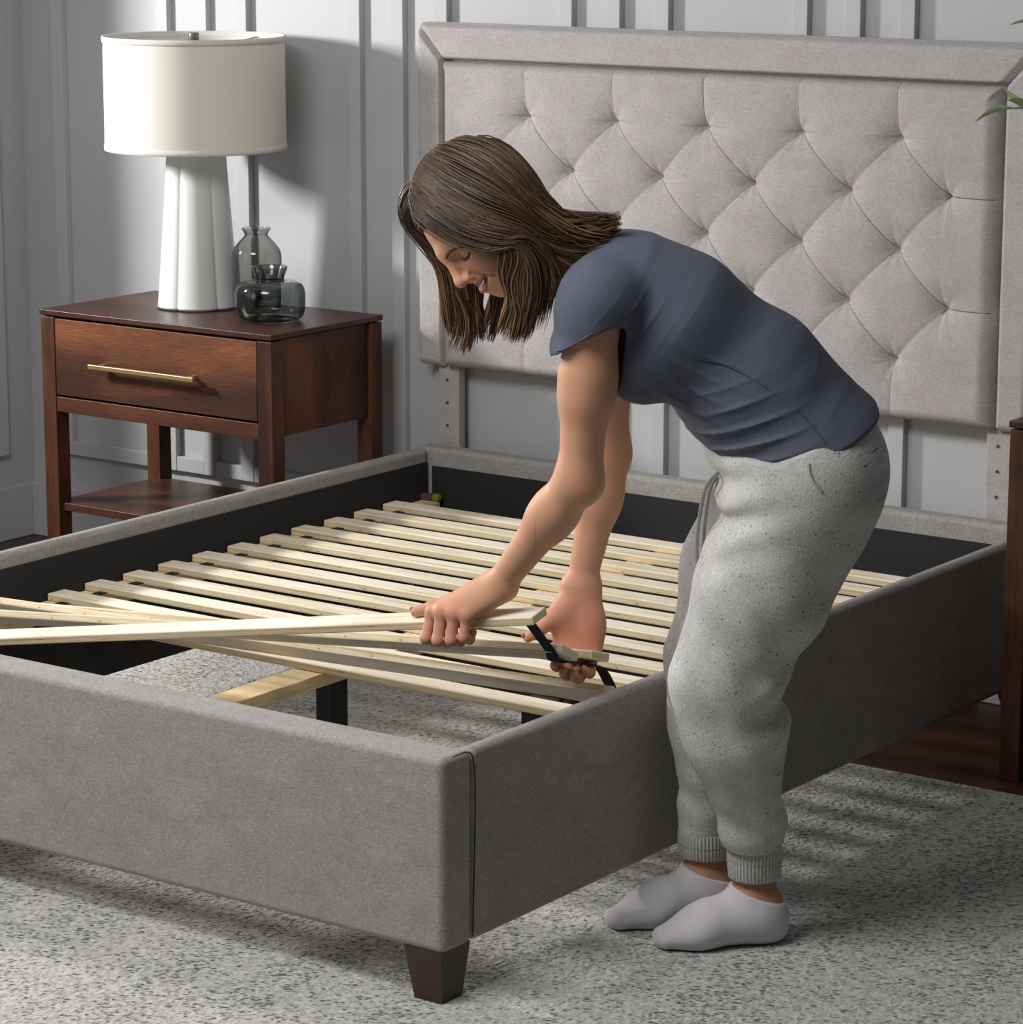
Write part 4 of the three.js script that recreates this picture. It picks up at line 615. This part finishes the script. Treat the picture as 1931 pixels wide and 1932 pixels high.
// hair: a close cap and many separate locks
{
  const capE = ell([0, 0.033, -0.010], [0.0795, 0.0985, 0.0985]), nape = union([[cap([-0.305, 1.20, 0.045], [-0.215, 1.158, 0.035], 0.034, 0.013, 1.1), 0.02], [cap([-0.300, 1.205, -0.02], [-0.225, 1.168, 0.01], 0.030, 0.013), 0.02], [cap([-0.305, 1.16, 0.066], [-0.292, 1.085, 0.068], 0.024, 0.014), 0.02]]);
  const col = (x, y, z) => { const p = toHead(x, y, z), n = noise3(p[0] * 120, p[1] * 25, p[2] * 25), k = 0.7 + 0.6 * n; return [0.050 * k, 0.029 * k, 0.018 * k]; };
  const capF = (x, y, z) => { const p = toHead(x, y, z); let d = capE(p[0], p[1], p[2]); const st = Math.atan2(p[2] + 0.01, p[1] - 0.03); d -= 0.0012 * Math.sin(st * 60 + p[0] * 260 + 4 * noise3(p[0] * 30, p[1] * 30, p[2] * 30)); d = smax(d, -(p[1] * 0.75 - p[2] * 0.66 + 0.004), 0.008); return smin(d, nape(x, y, z), 0.02); };
  const hairG = part('hair', surface(capF, [-0.52, 1.05, -0.12], [-0.18, 1.34, 0.13], 0.0032, 1.5, col), M.hairCap, she, 'brown shoulder length hair with lighter ends');
  const guides = {
    N1: [[-.477, 1.206, .020], [-.455, 1.188, .060], [-.414, 1.162, .078], [-.356, 1.146, .088], [-.311, 1.155, .094], [-.291, 1.128, .092], [-.284, 1.082, .085], [-.291, 1.036, .080], [-.303, .995, .075]],
    N2: [[-.473, 1.238, .010], [-.431, 1.207, .060], [-.381, 1.181, .085], [-.324, 1.170, .095], [-.283, 1.159, .085], [-.242, 1.143, .075], [-.200, 1.137, .070], [-.174, 1.143, .065]],
    N3: [[-.461, 1.266, 0], [-.414, 1.239, .055], [-.356, 1.213, .085], [-.303, 1.193, .088], [-.266, 1.167, .075], [-.217, 1.155, .055], [-.167, 1.170, .045], [-.152, 1.176, .040]],
    N4: [[-.440, 1.291, -.005], [-.389, 1.271, .050], [-.336, 1.241, .075], [-.291, 1.204, .075], [-.250, 1.177, .055], [-.200, 1.176, .045], [-.149, 1.188, .035]],
    N5: [[-.415, 1.300, -.010], [-.365, 1.290, .030], [-.316, 1.257, .055], [-.283, 1.218, .055], [-.250, 1.190, .045], [-.200, 1.178, .038], [-.152, 1.182, .034]],
    N6: [[-.386, 1.306, -.015], [-.336, 1.290, 0], [-.292, 1.252, .020], [-.270, 1.212, .030], [-.241, 1.183, .035], [-.196, 1.163, .050], [-.182, 1.147, .055]],
    N7: [[-.374, 1.306, -.030], [-.324, 1.280, -.035], [-.286, 1.237, -.030], [-.264, 1.195, -.015], [-.224, 1.183, .005], [-.165, 1.180, .015]],
    N8: [[-.475, 1.222, .015], [-.443, 1.198, .060], [-.397, 1.171, .083], [-.340, 1.157, .093], [-.299, 1.161, .093], [-.275, 1.136, .088], [-.265, 1.098, .080], [-.268, 1.064, .075]],
    N9: [[-.468, 1.252, .005], [-.422, 1.223, .057], [-.369, 1.197, .086], [-.316, 1.181, .092], [-.287, 1.165, .088], [-.273, 1.118, .080], [-.278, 1.059, .072], [-.291, 1.000, .066]],
    N0: [[-.330, 1.285, .005], [-.295, 1.248, .025], [-.262, 1.212, .035], [-.222, 1.184, .035], [-.165, 1.178, .035]],
    NA: [[-.345, 1.262, .050], [-.300, 1.228, .066], [-.262, 1.192, .066], [-.215, 1.160, .062], [-.172, 1.148, .060]],
    H1: [[-.328, 1.169, .092], [-.309, 1.137, .096], [-.319, 1.091, .090], [-.311, 1.045, .085], [-.322, .996, .080]],
    H4: [[-.325, 1.154, .090], [-.332, 1.116, .090], [-.322, 1.069, .082], [-.336, 1.016, .070]],
    H5: [[-.303, 1.169, .090], [-.295, 1.120, .090], [-.291, 1.069, .084], [-.303, 1.002, .080]],
    F1: [[-.457, 1.255, -.030], [-.490, 1.211, -.050], [-.491, 1.177, -.060], [-.464, 1.137, -.072], [-.436, 1.094, -.078], [-.426, 1.038, -.080], [-.416, .993, -.080]],
    F2: [[-.476, 1.202, -.020], [-.485, 1.169, -.050], [-.447, 1.129, -.072], [-.413, 1.098, -.082], [-.405, 1.046, -.084], [-.394, 1.003, -.084], [-.408, .953, -.084]],
    F3: [[-.459, 1.151, -.060], [-.400, 1.114, -.085], [-.388, 1.046, -.088], [-.379, 1.003, -.088], [-.391, .958, -.088]],
    F4: [[-.400, 1.140, -.085], [-.371, 1.080, -.090], [-.371, 1.028, -.090], [-.365, .975, -.088]],
    F5: [[-.375, 1.157, -.085], [-.337, 1.096, -.092], [-.341, 1.036, -.092], [-.360, .975, -.088]],
    F6: [[-.349, 1.157, -.085], [-.320, 1.080, -.090], [-.328, 1.028, -.088], [-.338, .988, -.082]],
    F7: [[-.324, 1.158, -.080], [-.300, 1.072, -.086], [-.308, 1.012, -.082], [-.301, .978, -.078]] };
  const count = { N1: 230, N2: 230, N3: 250, N4: 250, N5: 230, N6: 230, N7: 190, N8: 200, N9: 210, N0: 230, NA: 230, H1: 100, H4: 50, H5: 120, F1: 115, F2: 130, F3: 75, F4: 75, F5: 105, F6: 95, F7: 95 };
  const blend = { N1: 'N8', N8: 'N2', N2: 'N9', N9: 'N3', N3: 'N4', N4: 'N5', N5: 'N6', N6: 'N7', N7: 'N0', N0: 'NA', NA: 'N4', H1: 'H5', H4: 'H1', H5: 'H1', F1: 'F2', F2: 'F1', F3: 'F2', F4: 'F3', F5: 'F4', F6: 'F5', F7: 'F6' };
  const R = rng(77), P = [], N = [], C = [], I = [], curves = {};
  for (const k of ['N1', 'N2', 'N3', 'N4', 'N5', 'N6', 'N8', 'N9']) { const p = guides[k][0]; guides[k].unshift([p[0] + 0.004, p[1] + 0.001, p[2] - 0.028]); }
  for (const k of Object.keys(guides)) curves[k] = new THREE.CatmullRomCurve3(guides[k].map((p) => V(...p)), false, 'centripetal');
  const gauss = () => (R() + R() + R() - 1.5) / 1.5;
  for (const k of Object.keys(guides)) for (let n = 0; n < count[k]; n++) {
    const near = k[0] === 'N', two = curves[blend[k]], mixT = near ? R() * 0.6 : R() * 0.35, ja = gauss(), jb = gauss(), jc = gauss(), ph = R() * 6.3, T = 0.80 + R() * 0.26 - (R() < 0.12 ? R() * 0.2 : 0), tmax = Math.min(1, T), t0 = near ? R() * 0.09 : 0, lift = near ? 0.002 + R() * 0.004 : 0, sub = Math.floor(R() * 7), sa = hash2(sub, k.charCodeAt(1), 3) - 0.5, sb = hash2(sub, k.charCodeAt(1), 4) - 0.5;
    const light = clamp((sa > 0.2 ? 0.35 : 0) + (R() < 0.2 ? 0.5 + R() * 0.7 : R() * 0.28), 0, 1.3), rad = 0.0006 + R() * 0.0008, steps = near ? 22 : 16, sides = 4; let nrm = null; const base = P.length / 3;
    for (let i = 0; i <= steps; i++) {
      const t = lerp(t0, tmax, i / steps), c = curves[k].getPoint(t).lerp(two.getPoint(t), mixT * (near ? 1 - sstep(0.35, 0.8, t) * 0.6 : 1)), tg = curves[k].getTangent(t);
      const spread = near ? lerp(0.014, 0.011, sstep(0.2, 0.55, t)) * (t < 0.08 ? 0.5 + t * 6 : 1) : 0.0105, clumpS = sstep(0.5, 0.95, t);
      const sd = V(0, 0, 1).addScaledVector(tg, -tg.z).normalize(), up = tg.clone().cross(sd);
      c.addScaledVector(up, (ja * lerp(1, 0.28, clumpS) + sa * 2.2 * clumpS) * spread + 0.0018 * Math.sin(t * 9 + ph)).addScaledVector(sd, (jb * lerp(0.55, 0.3, clumpS) + sb * 1.3 * clumpS) * spread * 0.8 + lift);
      // stay outside the skull and the cap
      const hp = toHead(c.x, c.y, c.z), dd = capE(hp[0], hp[1], hp[2]); if ((dd < 0.0011 && (near || t < 0.45)) || (near && t < 0.22)) { const e = 0.001, gx = capE(hp[0] + e, hp[1], hp[2]) - dd, gy = capE(hp[0], hp[1] + e, hp[2]) - dd, gz = capE(hp[0], hp[1], hp[2] + e) - dd, l = len3(gx, gy, gz) || 1, m = dd < 0.0011 ? 0.0011 - dd + (t < 0.15 ? 0.0006 * jc * jc : R() * 0.0008) : (0.0011 - dd) * (1 - sstep(0.10, 0.22, t)), q = fromHead([hp[0] + gx / l * m, hp[1] + gy / l * m, hp[2] + gz / l * m]); c.set(...q); }
      if (!nrm) nrm = V(0.3, 0.2, 1); nrm = nrm.clone().sub(tg.clone().multiplyScalar(nrm.dot(tg))).normalize(); const bn = tg.clone().cross(nrm), rr = rad * (near ? sstep(-0.02, 0.12, i / steps) : 1) * (t > 0.82 * tmax ? 1 - 0.85 * (t / tmax - 0.82) / 0.18 : 1);
      const sh = sstep(0.15, 0.95, t), l2 = light * (0.25 + 0.75 * sh), jit = 0.85 + 0.3 * noise3(n * 3.1, i * 0.4, k.charCodeAt(1));
      for (let j = 0; j < sides; j++) { const a = j / sides * Math.PI * 2, o = nrm.clone().multiplyScalar(Math.cos(a)).addScaledVector(bn, Math.sin(a) * 1.5); P.push(c.x + o.x * rr, c.y + o.y * rr, c.z + o.z * rr); o.normalize(); N.push(o.x, o.y, o.z); C.push(lerp(0.042, 0.27, l2) * jit, lerp(0.024, 0.155, l2) * jit, lerp(0.0155, 0.075, l2) * jit); }
    }
    for (let i = 0; i < steps; i++) for (let j = 0; j < sides; j++) { const a = base + i * sides + j, b = base + i * sides + (j + 1) % sides; I.push(a, b, a + sides, a + sides, b, b + sides); }
  }
  const g = new THREE.BufferGeometry(); g.setAttribute('position', new THREE.Float32BufferAttribute(P, 3)); g.setAttribute('normal', new THREE.Float32BufferAttribute(N, 3)); g.setAttribute('color', new THREE.Float32BufferAttribute(C, 3)); g.setIndex(I);
  part('lock', g, M.hair, hairG).userData.kind = 'stuff';
}
renderer.render(scene, camera);
